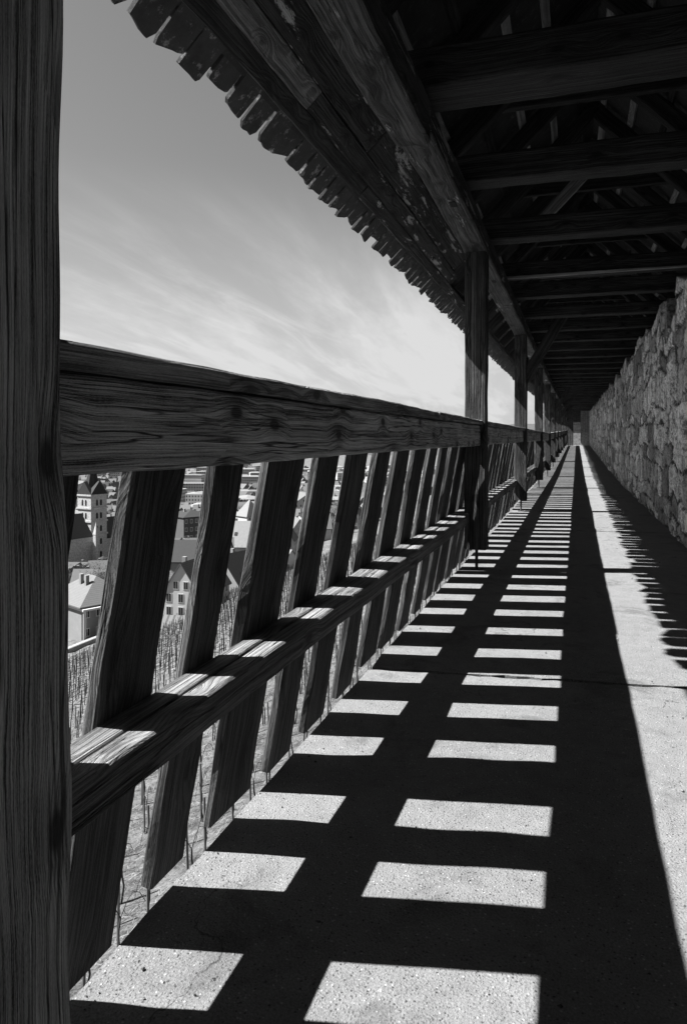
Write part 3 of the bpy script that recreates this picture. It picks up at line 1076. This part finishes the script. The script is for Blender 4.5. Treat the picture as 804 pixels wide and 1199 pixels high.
# ------------------------------------------------------------------ vineyard
def build_vineyard():
    rnd = random.Random(9)
    cand, beside = [], []
    for r in range(0, 46):
        x = -4.5 - r * 1.65
        yy = 2.0
        while yy < 260:
            yj = yy + rnd.uniform(-0.2, 0.2)
            xj = x + rnd.uniform(-0.12, 0.12)
            z = terrain_z(xj)
            p = project((xj, yj, z + 0.6))
            if p and 70 < p[0] < 545 and 560 < p[1] < 1150:
                cand.append((p[2], xj, yj, z))
            elif p and -700 < p[0] <= 70 and p[2] > 15 and rnd.random() < 0.6:
                beside.append((p[2], xj, yj, z))
            yy += 1.15
    cand.sort()
    protos = []
    for q in range(4):
        r2 = random.Random(60 + q)
        root = empty('vine_stake', (0, 0, 0), cat='vine stake', group='vine stakes on the slope',
                     label='thin upright vine stake with a bare vine on the slope below')
        mb = MB()
        mb.tube([(0, 0, -0.6), (r2.uniform(-.03, .03), r2.uniform(-.03, .03), 1.55)], 0.028, 6)
        mb.build('stake', STAKE, root)
        mb = MB()
        p = Vector((0.06, 0, -0.4))
        pts = [p.copy()]
        for i in range(6):
            p = p + Vector((r2.uniform(-.04, .04), r2.uniform(-.05, .05), 0.2))
            pts.append(p.copy())
        mb.tube(pts, 0.028, 5, r1=0.018)
        for sg in (-1, 1):
            c = [pts[-1] + Vector((0, sg * 0.55 * t, 0.35 * math.sin(t * 3.0))) for t in (0, .25, .5, .75, 1.0)]
            mb.tube(c, 0.010, 4, r1=0.006)
        mb.build('bare_vine', VINE, root)
        protos.append(root)
    used = [False] * 4
    for i, (d, x, y, z) in enumerate(cand[:290]):
        q = rnd.randrange(4)
        if used[q]:
            o = copy_tree(protos[q])
        else:
            o = protos[q]; used[q] = True
        o.location = (x, y, z)
        o.rotation_euler = (rnd.uniform(-.06, .06), rnd.uniform(-.06, .06), rnd.uniform(-.4, .4))
    mb = MB()
    for (d, x, y, z) in cand[290:3600] + beside[:2600]:
        a = Vector((x, y, z - .3)); b = Vector((x + rnd.uniform(-.1, .1), y + rnd.uniform(-.1, .1), z + 1.5))
        w = 0.035
        mb.face([a + Vector((-w, 0, 0)), a + Vector((w, 0, 0)), b + Vector((w, 0, 0)), b + Vector((-w, 0, 0))], None, 0)
        mb.face([a + Vector((0, -w, 0)), a + Vector((0, w, 0)), b + Vector((0, w, 0)), b + Vector((0, -w, 0))], None, 1)
        c = Vector((x, y, z + 0.9))
        for sg in (-1, 1):
            e = c + Vector((0, sg * 0.6, rnd.uniform(-.1, .3)))
            mb.face([c + Vector((0, 0, -.02)), c + Vector((0, 0, .02)), e + Vector((0, 0, .02)), e + Vector((0, 0, -.02))], None, 1)
    if mb.f:
        tag(mb.build('vineyard_rows', [STAKE, VINE]), 'far rows of bare vines on the slope', 'vines', kind='stuff')
    # prunings, straw and dry grass
    mb = MB()
    n = 0
    tries = 0
    while n < 38000 and tries < 420000:
        tries += 1
        x = -rnd.uniform(2.2, 26) if rnd.random() < 0.8 else -rnd.uniform(26, 60)
        y = rnd.uniform(2, 75)
        z = terrain_z(x) + (float(fbm(np.array(x * .25 + 50), np.array(y * .25 + 50))) - .5) * 1.2
        p = project((x, y, z))
        if not p or not (70 < p[0] < 545 and 640 < p[1] < 1160):
            continue
        n += 1
        a = rnd.uniform(0, 6.28)
        L = rnd.uniform(0.08, 0.36)
        w = rnd.uniform(0.002, 0.006) * (1 + p[2] / 40)
        dx, dy = math.cos(a) * L, math.sin(a) * L
        p0 = Vector((x, y, z + rnd.uniform(0.02, 0.14)))
        p1 = p0 + Vector((dx * .5, dy * .5 + rnd.uniform(-.03, .03), .19 * dx + rnd.uniform(0.0, .07)))
        p2 = p0 + Vector((dx, dy, .383 * dx + rnd.uniform(-.02, .05)))
        sd = Vector((-dy, dx, 0)).normalized() * w
        mi = 0 if rnd.random() < 0.6 else (1 if rnd.random() < 0.6 else 2)
        mb.face([p0 - sd, p0 + sd, p1 + sd, p1 - sd], None, mi)
        mb.face([p1 - sd, p1 + sd, p2 + sd * .4, p2 - sd * .4], None, mi)
    tag(mb.build('vine_prunings', [TWIG, VINE, GRASS]), 'dry vine cuttings and straw littering the slope under the railing', 'prunings', kind='stuff')
build_vineyard()

# ------------------------------------------------------------------ town
def gable_house(w, l, h, rh, wall, roof, windows=True, hip=False, floors=2, chim=1, name='town_house', over=0.4, seed=0):
    """w along local x (gable side), l along local y; returns an Empty with wall, roof > chimney, window children"""
    root = empty(name, (0, 0, 0))
    hw, hl = w / 2, l / 2
    mb = MB()
    mb.box((-hw, -hl, -4), (hw, hl, h), skip=('top', 'bottom'))
    if not hip:
        for sy in (-1, 1):
            pts = [Vector((-hw, sy * hl, h)), Vector((hw, sy * hl, h)), Vector((0, sy * hl, h + rh))]
            uvs = [(0, h + 4), (w, h + 4), (w / 2, h + 4 + rh)]
            mb.face(pts if sy < 0 else pts[::-1], uvs if sy < 0 else uvs[::-1])
    mb.build('wall', wall, root)
    mb = MB()
    e = over
    dz = e * rh / hw
    rl = hl + 0.25 if not hip else max(0.3, hl - hw * 0.9)
    for sx in (-1, 1):
        lo0, lo1 = Vector((sx * (hw + e), -hl - (0.25 if not hip else e), h - dz)), Vector((sx * (hw + e), hl + (0.25 if not hip else e), h - dz))
        r0, r1 = Vector((0, -rl, h + rh)), Vector((0, rl, h + rh))
        sl = math.hypot(hw + e, rh + dz)
        q = [lo0, lo1, r1, r0]
        uvq = [(0, 0), (l, 0), (l - (hl - rl if hip else 0), sl), ((hl - rl if hip else 0), sl)]
        mb.face(q if sx > 0 else q[::-1], uvq if sx > 0 else uvq[::-1])
        up = Vector((0, 0, 0.22))
        q2 = [p + up for p in q]
        mb.face(q2 if sx > 0 else q2[::-1], uvq if sx > 0 else uvq[::-1])
        for i, j in ((0, 1), (0, 3), (1, 2)):
            mb.face([q[i], q[j], q2[j], q2[i]], None)
    if hip:
        for sy in (-1, 1):
            a, b = Vector((-hw - e, sy * (hl + e), h - dz)), Vector((hw + e, sy * (hl + e), h - dz))
            c = Vector((0, sy * rl, h + rh))
            up = Vector((0, 0, 0.22))
            q = [a + up, b + up, c + up]
            uvq = [(0, 0), (w, 0), (w / 2, rh * 1.3)]
            mb.face(q if sy < 0 else q[::-1], uvq if sy < 0 else uvq[::-1])
            mb.face([a, b, b + up, a + up], None)
    rf = mb.build('roof', roof, root)
    rnd = random.Random(seed)
    for i in range(chim):
        m2 = MB()
        cx, cy = rnd.choice((-1, 1)) * hw * 0.35, rnd.uniform(-.5, .5) * hl
        m2.box((cx - .35, cy - .35, h + rh * 0.4), (cx + .35, cy + .35, h + rh + 0.7))
        m2.build('chimney', WALLS[1], rf)
    if windows and not hip:
        for k2 in range(3):
            m2 = MB()
            sx = 1 if k2 < 2 else -1
            yv = rnd.uniform(-.35, .35) * l
            f = rnd.uniform(.3, .6)
            nn = Vector((sx * rh, 0, hw)).normalized()
            c0 = Vector((sx * hw * (1 - f), yv, h + rh * f)) + nn * 0.26
            up_ = Vector((-sx * hw, 0, rh)).normalized()
            ya_ = Vector((0, 1, 0))
            q = [c0 - ya_ * .45 - up_ * .6, c0 + ya_ * .45 - up_ * .6, c0 + ya_ * .45 + up_ * .6, c0 - ya_ * .45 + up_ * .6]
            m2.face(q if sx > 0 else q[::-1], None)
            m2.build('roof_window', GLASS, rf)
    if windows:
        fh = h / floors
        wm = {}
        def win(p, n, ww=0.85, wh=1.35):
            key = (round(n.x), round(n.y), ww, wh)
            if key not in wm:
                mb = MB()
                s = Vector((-n.y, n.x, 0))
                def bx(a, b, c, d, t0, t1, mi):
                    M = Matrix(((s.x, n.x, 0, 0), (s.y, n.y, 0, 0), (0, 0, 1, 0), (0, 0, 0, 1)))
                    mb.box((a, t0, c), (b, t1, d), mi, M)
                bx(-ww / 2 - .14, ww / 2 + .14, -.14, wh + .14, -.05, .05, 0)
                bx(-ww / 2, -.05, 0, wh, 0.0, .07, 1)
                bx(.05, ww / 2, 0, wh, 0.0, .07, 1)
                o = mb.build('window', [FRAME, GLASS], root)
                wm[key] = o
                o.location = p
            else:
                o = wm[key].copy()
                COL.objects.link(o)
                o.parent = root
                o.location = p
        for fl in range(floors):
            z = fl * fh + fh * 0.30
            nx = max(2, int(w / 2.3))
            ny = max(2, int(l / 2.4))
            for i in range(nx):
                x = -hw + (i + .5) * w / nx
                win(Vector((x, -hl, z)), Vector((0, -1, 0)))
            for i in range(ny):
                yv = -hl + (i + .5) * l / ny
                win(Vector((hw, yv, z)), Vector((1, 0, 0)))
        if not hip and rh > 3:
            for x in (-w * .14, w * .14):
                win(Vector((x, -hl, h + 0.7)), Vector((0, -1, 0)), .8, 1.2)
            if rh > 6:
                win(Vector((0, -hl, h + rh * 0.55)), Vector((0, -1, 0)), .8, 1.1)
    return root

def put(root, loc, rz, label, cat='house', group=None):
    root.location = loc
    root.rotation_euler = (0, 0, rz)
    tag(root, label, cat, group)
    return root

def face_cam(px, turn):
    """rotation for which local -y (the gable) looks back along the view at pixel px, turned by 'turn' degrees"""
    a = math.atan2(px - CX, FPX)
    return TH - a + math.radians(turn)

placed = []       # keep-out circles
def spot(px, py, d, rad=9):
    p = ray(px, py, d)
    placed.append((p.x, p.y, rad))
    return p

def build_church():
    d = 296.0
    c = ray(108, 578.5, d)
    zt = c.z                    # eaves of the tower
    root = empty('church', (c.x, c.y, zt - 37.5), face_cam(108, 40) , label='medieval stone church with square tower, paired arched windows and pointed roof', cat='church')
    base = -(zt - 37.5)
    H = 37.5
    s = 4.0
    mb = MB()
    mb.box((-s, -s, 0), (s, s, H))
    tw = mb.build('tower', ASHLAR, root)
    for k in range(5):
        m2 = MB()
        z = H - k * 5.25
        m2.box((-s - .35, -s - .35, z - .55), (s + .35, s + .35, z + .12))
        m2.build('cornice', ASHLAR, tw)
    # paired lancets on the faces
    def lancet(x, z, n):
        mb = MB()
        w, h = 0.55, 2.5
        pts = [(-w, 0), (w, 0), (w, h * .75), (w * .55, h * .93), (0, h), (-w * .55, h * .93), (-w, h * .75)]
        for (pp, q, mi) in ((pts, .03, 1), ([(a * 1.45, b * 1.1 - .1) for a, b in pts], .015, 0)):
            P = []
            for a, b in pp:
                P.append(Vector((x + a, -s - q, z + b)) if n == 'f' else Vector((s + q, x + a, z + b)) if n == 'r' else Vector((-s - q, x - a, z + b)))
            mb.face(P, None, mi)
        mb.build('window', [ASHLAR, GLASS], tw)
    for k in range(5):
        z = H - 5.25 * k - 4.4
        for x in (-1.0, 1.0):
            for n in 'frl':
                lancet(x, z, n)
    # helm: four gables and a steep octagonal spire
    mb = MB()
    gh = 5.4
    for k in range(4):
        R = Matrix.Rotation(k * math.pi / 2, 4, 'Z')
        a, b, p, t = [R @ Vector(v) for v in ((-s - .2, -s - .2, H + .12), (s + .2, -s - .2, H + .12), (0, -s - .2, H + gh), (0, 0, H + gh))]
        mb.face([a, b, p], [(0, 0), (8, 0), (4, 5)])
        mb.face([b, t, p], [(0, 0), (4, 5), (0, 6)])
        mb.face([a, p, t], [(0, 0), (0, 6), (4, 5)])
    oc = [Vector((3.6 * math.cos(math.pi / 8 + i * math.pi / 4), 3.6 * math.sin(math.pi / 8 + i * math.pi / 4), H + 1.5)) for i in range(8)]
    for i in range(8):
        mb.face([oc[i], oc[(i + 1) % 8], Vector((0, 0, H + 15))], [(0, 0), (2.8, 0), (1.4, 14)])
    mb.build('spire', ROOFS[2], root)
    # nave and choir
    for nm, lo, hi, rh, ax in (('nave', (-30, -5, -6), (-4.05, 8, 21), 9, 'x'), ('choir', (4.05, -2, -6), (22, 9, 19), 8, 'x')):
        mb = MB()
        mb.box(lo, hi, skip=('top',))
        nv = mb.build(nm, ASHLAR, root)
        mb = MB()
        ym = (lo[1] + hi[1]) / 2
        z = hi[2]
        A = [Vector((lo[0], lo[1] - .5, z)), Vector((hi[0], lo[1] - .5, z)), Vector((hi[0], ym, z + rh)), Vector((lo[0], ym, z + rh))]
        B = [Vector((lo[0], hi[1] + .5, z)), Vector((hi[0], hi[1] + .5, z)), Vector((hi[0], ym, z + rh)), Vector((lo[0], ym, z + rh))]
        mb.face(A, [(0, 0), (20, 0), (20, 8), (0, 8)]); mb.face(B[::-1], [(0, 8), (20, 8), (20, 0), (0, 0)])
        for xx in (lo[0], hi[0]):
            mb.face([Vector((xx, lo[1], z)), Vector((xx, hi[1], z)), Vector((xx, ym, z + rh))], None)
        mb.build('roof', ROOFS[2], nv)
    # low chapel in front with a rounded slate roof
    mb = MB()
    ring = [Vector((-9 + 6.0 * math.cos(t), -17 + 5.5 * math.sin(t), 0)) for t in [math.pi * 2 * i / 8 for i in range(8)]]
    for i in range(8):
        a, b = ring[i], ring[(i + 1) % 8]
        u = Vector((0, 0, 8)); dn = Vector((0, 0, -8))
        mb.face([a + dn, b + dn, b + u, a + u], None)
    cp = mb.build('chapel', ASHLAR, root)
    mb = MB()
    for i in range(8):
        a, b = ring[i], ring[(i + 1) % 8]
        cc = Vector((-9, -17, 0))
        a2, b2 = cc + (a - cc) * 1.1, cc + (b - cc) * 1.1
        mb.face([a2 + Vector((0, 0, 8)), b2 + Vector((0, 0, 8)), cc + (b - cc) * .3 + Vector((0, 0, 14)), cc + (a - cc) * .3 + Vector((0, 0, 14))], [(0, 0), (4, 0), (3, 7), (1, 7)])
        mb.face([cc + (a - cc) * .3 + Vector((0, 0, 14)), cc + (b - cc) * .3 + Vector((0, 0, 14)), cc + Vector((0, 0, 15))], [(1, 7), (3, 7), (2, 8)])
    mb.build('roof', ROOFS[2], cp)
    # slender buttress pinnacle before the tower
    mb = MB()
    mb.box((-5.2, -8.2, 0), (-3.6, -6.6, 22))
    for i in range(4):
        q = [(-5.3, -8.3), (-3.5, -8.3), (-3.5, -6.5), (-5.3, -6.5)]
        a, b = q[i], q[(i + 1) % 4]
        mb.face([Vector((a[0], a[1], 22)), Vector((b[0], b[1], 22)), Vector((-4.4, -7.4, 27))], None)
    mb.build('pinnacle', ASHLAR, root)
    placed.append((c.x, c.y, 34))
build_church()

def zground(p):
    return terrain_z(p.x)

# houses that can be told apart in the gaps
def near_houses():
    # mansion with pale hipped roof
    p = spot(108, 738, 150, 13)
    r = gable_house(12, 14, 7.2, 4.0, WALLS[1], ROOFS[0], hip=True, floors=2, chim=2, name='mansion', over=0.7, seed=1)
    put(r, (p.x, p.y, p.z), face_cam(104, 28), 'stately house with hipped roof and pilasters just below the church', 'house')
    mb = MB()
    for x in (-5.9, -2.0, 2.0, 5.9):
        mb.box((x - .3, -8.16, 0), (x + .3, -8.0 - .003, 6.4))
    for y in (-7.9, -4, 0, 4, 7.9):
        mb.box((6.003, y - .3, 0), (6.16, y + .3, 6.4))
    mb.box((-6.4, -8.4, 6.2), (6.4, 8.4, 6.6))
    mb.build('pilasters', FRAME, r)
    # white gabled house with dark neighbour
    p = spot(231, 716, 132, 7)
    r = gable_house(7.0, 12, 4.6, 5.0, WALLS[0], ROOFS[0], floors=2, name='gabled_house', seed=2)
    put(r, (p.x, p.y, p.z), face_cam(231, -28), 'white steep gabled house with small windows below the second slat gap', 'house')
    p = spot(199, 720, 137, 5)
    r = gable_house(5.6, 8, 5.6, 2.6, WALLS[2], ROOFS[0], floors=3, name='gabled_house', seed=3, hip=True)
    put(r, (p.x, p.y, p.z), face_cam(199, 4), 'dark walled house with white framed windows left of the white gable', 'house')
    p = spot(216, 672, 175, 11)
    r = gable_house(13, 22, 4.0, 4.0, WALLS[1], ROOFS[2], floors=1, chim=0, name='long_house', seed=4, windows=False)
    put(r, (p.x, p.y, p.z), face_cam(216, 78), 'long low building with broad dark roof behind the white gable', 'house')
    p = spot(200, 762, 108, 8)
    r = gable_house(8, 16, 2.5, 2.6, WALLS[1], ROOFS[3], floors=1, chim=0, name='shed', seed=5, windows=False)
    put(r, (p.x, p.y, p.z), face_cam(200, 70), 'low shed with ribbed roof at the top edge of the vines', 'shed')
    p = spot(222, 640, 300, 14)
    r = gable_house(14, 15, 13, 2.2, WALLS[2], ROOFS[2], floors=4, chim=1, name='apartment_house', hip=True, seed=6)
    put(r, (p.x, p.y, p.z), face_cam(222, 30), 'dark four storey block with rows of windows and mansard roof', 'house')
    p = spot(292, 618, 330, 10)
    r = gable_house(9, 9, 6.0, 6.5, WALLS[0], ROOFS[1], floors=2, chim=0, name='pavilion', hip=True, seed=7)
    put(r, (p.x, p.y, p.z), face_cam(292, 35), 'white pavilion with pale pyramid roof beside the third slat', 'house')
    p = spot(283, 700, 165, 11)
    r = gable_house(11, 14, 4.0, 6.5, WALLS[1], ROOFS[2], floors=1, chim=1, name='gabled_house', seed=8)
    put(r, (p.x, p.y, p.z), face_cam(283, -40), 'broad house with steep dark roof at the foot of the vines', 'house')
    p = spot(278, 660, 215, 11)
    r = gable_house(12, 16, 6, 6.5, WALLS[0], ROOFS[1], floors=2, name='gabled_house', seed=9)
    put(r, (p.x, p.y, p.z), face_cam(278, 75), 'pale roofed house behind the steep dark roof', 'house')
    p = spot(346, 650, 260, 10)
    r = gable_house(8, 14, 8, 5.5, ASHLAR, ROOFS[0], floors=1, chim=0, name='chapel', windows=False, seed=10)
    put(r, (p.x, p.y, p.z), face_cam(346, 12), 'small stone chapel with one arched window in its gable', 'chapel')
    mb = MB()
    pts = [(-.9, 3.2), (.9, 3.2), (.9, 6.0), (.5, 7.0), (0, 7.4), (-.5, 7.0), (-.9, 6.0)]
    mb.face([Vector((a * 1.3, -7.02, 5.1 + (b - 5.1) * 1.15)) for a, b in pts], None, 0)
    mb.face([Vector((a, -7.04, b)) for a, b in pts], None, 1)
    mb.build('arched_window', [FRAME, GLASS], r)
    p = spot(322, 690, 175, 9)
    r = gable_house(9, 12, 5, 5.0, WALLS[0], ROOFS[1], floors=2, name='gabled_house', seed=11)
    put(r, (p.x, p.y, p.z), face_cam(322, 40), 'white house with pale roof at the upper end of the vines', 'house')
    p = spot(355, 606, 420, 12)
    r = gable_house(16, 14, 9, 5.0, WALLS[0], ROOFS[0], floors=3, name='town_house', seed=12)
    put(r, (p.x, p.y, p.z), face_cam(355, 20), 'tall white town house standing over the chapel', 'house')
    p = spot(95, 585, 430, 14)
    r = gable_house(18, 16, 8, 3.0, WALLS[0], ROOFS[0], floors=2, name='town_house', seed=13)
    put(r, (p.x, p.y, p.z), face_cam(95, 20), 'white town house left of the church tower', 'house')
    # terrace wall along the foot of the vines
    a, b = ray(70, 775, 128), ray(125, 752, 134)
    mb = MB()
    mb.timber((a.x, a.y, a.z + .3), (b.x, b.y, b.z + 0.3), 1.2, 3.0, seg=2, jit=0.15, ch=0.1, seed=5)
    tag(mb.build('terrace_wall', STONE_PLAIN), 'pale terrace wall between the vines and the stately house', 'wall')
near_houses()

def build_town():
    rnd = random.Random(31)
    kinds = []
    defs = [(7.5, 10, 6, 5, 0, 0, False), (7, 9, 5.5, 4.5, 0, 1, False), (8.5, 11, 7, 5.5, 1, 0, False), (8, 10.5, 7.5, 3.4, 0, 2, True), (7.5, 9, 6.5, 5, 2, 1, False)]
    descr = ['white house under a mid grey tiled roof', 'white house under a pale tiled roof', 'grey house under a mid grey tiled roof',
             'white house under a dark hipped roof', 'dark walled house under a pale roof']
    near, far = [], []
    for i, (w, l, h, rh, wm, rm, hip) in enumerate(defs):
        near.append(gable_house(w, l, h, rh, WALLS[wm], ROOFS[rm], hip=hip, floors=2 if h < 8 else 3, seed=50 + i))
    fdefs = defs + [(16, 40, 9, 1.2, 0, 1, True), (20, 50, 8, 1.5, 1, 1, False), (14, 22, 16, 1.0, 0, 1, True), (13, 34, 18, 0.8, 0, 0, True)]
    fdescr = descr + ['long white block with a low pale roof', 'long grey hall with a shallow pale roof', 'tall white apartment block with flat roof', 'long high apartment slab']
    for i, (w, l, h, rh, wm, rm, hip) in enumerate(fdefs):
        r = gable_house(w, l, h, rh, WALLS_W[wm], ROOFS[rm], hip=hip, windows=False, chim=1 if i < 5 else 0, seed=80 + i)
        far.append(r)
    usedn, usedf = set(), set()
    pts = []
    tries = 0
    while tries < 70000:
        tries += 1
        px = rnd.uniform(78, 470)
        d = 190 * math.exp(rnd.random() * 1.95)
        c = ray(px, 600, d)
        if c.x > -92:
            continue
        big = d > 480 and rnd.random() < 0.25
        rad = 12 if big else rnd.uniform(4.9, 5.9) * (1.0 if d < 520 else 1.2)
        if any((c.x - a) ** 2 + (c.y - b) ** 2 < (rad + r) ** 2 for a, b, r in placed):
            continue
        placed.append((c.x, c.y, rad))
        pts.append((d, px, c.x, c.y, big))
        if len(pts) > 1700:
            break
    pts.sort()
    rest = MB()
    # the town goes on beyond the frame
    for gx in range(-900, -95, 24):
        for gy in range(-500, 1300, 24):
            x, y = gx + rnd.uniform(-7, 7), gy + rnd.uniform(-7, 7)
            p = project((x, y, -50))
            if (p and 60 < p[0] < 500) or x > -100 or rnd.random() < 0.25:
                continue
            pts.append((9000, 0, x, y, rnd.random() < 0.15))
    for i, (d, px, x, y, big) in enumerate(pts):
        z = terrain_z(x)
        rz = rnd.choice((0.3, 0.3 + math.pi / 2)) + rnd.uniform(-.25, .25)
        if i < 45:
            q = rnd.randrange(5)
            if q in usedn: o = copy_tree(near[q])
            else: o = near[q]; usedn.add(q)
            put(o, (x, y, z), rz, descr[q] + ' in the crowded old town', 'house', 'old town houses behind the railing')
        elif i < 280:
            q = rnd.randrange(5, 9) if big else rnd.randrange(5)
            if q in usedf: o = copy_tree(far[q])
            else: o = far[q]; usedf.add(q)
            put(o, (x, y, z), rz, fdescr[q] + ' in the distant town', 'house', 'distant town houses')
        else:
            w, l, h, rh, wm, rm, hip = fdefs[rnd.randrange(5, 9) if big else rnd.randrange(5)]
            M = Matrix.Translation((x, y, z)) @ Matrix.Rotation(rz, 4, 'Z')
            rest.box((-w / 2, -l / 2, -2), (w / 2, l / 2, h), mi=wm, M=M, skip=('bottom',))
            for sx in (-1, 1):
                q = [M @ Vector(v) for v in ((sx * w * .53, -l * .51, h - .2), (sx * w * .53, l * .51, h - .2), (0, l * (.51 if not hip else .4), h + rh), (0, -l * (.51 if not hip else .4), h + rh))]
                rest.face(q if sx > 0 else q[::-1], [(0, 0), (l, 0), (l, w * .6), (0, w * .6)], 3 + rm)
            for sy in (-1, 1):
                q = [M @ Vector(v) for v in ((-w * .5, sy * l * .5, h - .2), (w * .5, sy * l * .5, h - .2), (0, sy * l * (.5 if not hip else .4), h + rh))]
                rest.face(q if sy < 0 else q[::-1], [(0, 1), (w, 1), (w / 2, 1 + rh)], 3 + rm if hip else wm)
    for s, us in ((near, usedn), (far, usedf)):
        for q, o in enumerate(s):
            if q not in us:
                for ch in list(o.children_recursive): bpy.data.objects.remove(ch)
                bpy.data.objects.remove(o)
    if rest.f:
        tag(rest.build('distant_town', WALLS_W + ROOFS), 'far town rooftops reaching to the hills', 'town', kind='stuff')
    # bare trees between the houses
    protos = []
    for q in range(4):
        r2 = random.Random(200 + q)
        root = empty('bare_tree', (0, 0, 0))
        mb = MB()
        mb.tube([(0, 0, -2), (0.1, 0, 2), (0.2, .1, 5.0)], 0.30, 7, r1=0.16)
        tips = []
        for i in range(9):
            a = r2.uniform(0, 6.28)
            e = Vector((math.cos(a) * r2.uniform(1.2, 3), math.sin(a) * r2.uniform(1.2, 3), r2.uniform(5.5, 9.5)))
            s = Vector((0.1, 0, r2.uniform(2.2, 4.8)))
            mb.tube([s, (s + e) / 2 + Vector((0, 0, -.3)), e], 0.12, 5, r1=0.03)
            tips.append(e)
        mb.build('trunk', BARK, root)
        mb = MB()
        for i in range(1500):
            t = r2.choice(tips)
            c = t * r2.uniform(0.75, 1.05) + Vector((r2.gauss(0, .8), r2.gauss(0, .8), r2.gauss(0, .9)))
            dv = Vector((r2.gauss(0, 1), r2.gauss(0, 1), abs(r2.gauss(0, 1)))).normalized() * r2.uniform(.3, .8)
            sd = dv.cross(Vector((r2.gauss(0, 1), r2.gauss(0, 1), r2.gauss(0, 1)))).normalized() * 0.05
            mb.face([c - sd, c + sd, c + dv], None)
        mb.build('crown', CROWN, root)
        protos.append(root)
    used = set()
    n = 0
    spots = [(118, 660, 262), (112, 668, 255), (122, 655, 275), (230, 640, 286), (205, 648, 270), (213, 655, 262), (300, 590, 400), (268, 596, 420)]
    while n < 150:
        if n < len(spots):
            p = ray(*spots[n]); x, y = p.x, p.y
        else:
            d = 170 * math.exp(rnd.random() * 1.7)
            p = ray(rnd.uniform(80, 450), 600, d); x, y = p.x, p.y
            if p.x > -88 or any((x - a) ** 2 + (y - b) ** 2 < (r * .8) ** 2 for a, b, r in placed):
                continue
        q = n % 4
        o = copy_tree(protos[q]) if q in used else protos[q]
        used.add(q)
        s = rnd.uniform(0.7, 1.25)
        o.scale = (s, s, s)
        put(o, (x, y, terrain_z(x)), rnd.uniform(0, 6.28), 'leafless tree between the town roofs', 'tree', 'leafless trees in the town')
        n += 1
build_town()

def build_grit():
    rnd = random.Random(77)
    mb = MB()
    for i in range(700):
        x, y = rnd.uniform(FL + .02, FR - .02), 0.9 + 9 * rnd.random() ** 1.5
        if rnd.random() < 0.3:
            x = rnd.choice((rnd.gauss(FL + .06, .03), rnd.gauss(FR - .06, .04)))
            x = min(max(x, FL + .01), FR - .01)
        r = rnd.uniform(0.0012, 0.0035) if rnd.random() < 0.93 else rnd.uniform(0.004, 0.007)
        c = Vector((x, y, r * 0.6))
        P = [c + Vector((rnd.uniform(.6, 1.3) * r * math.cos(a), rnd.uniform(.6, 1.3) * r * math.sin(a), 0)) for a in (0, 1.57, 3.14, 4.71)]
        t, b = c + Vector((0, 0, r * .7)), c - Vector((0, 0, r * .6))
        for j in range(4):
            mb.face([P[j], P[(j + 1) % 4], t], None, i % 2)
            mb.face([P[(j + 1) % 4], P[j], b], None, i % 2)
    tag(mb.build('grit', [STONE_PLAIN, VINE]), 'loose grit and crumbs scattered over the walkway', 'grit', kind='stuff')
build_grit()
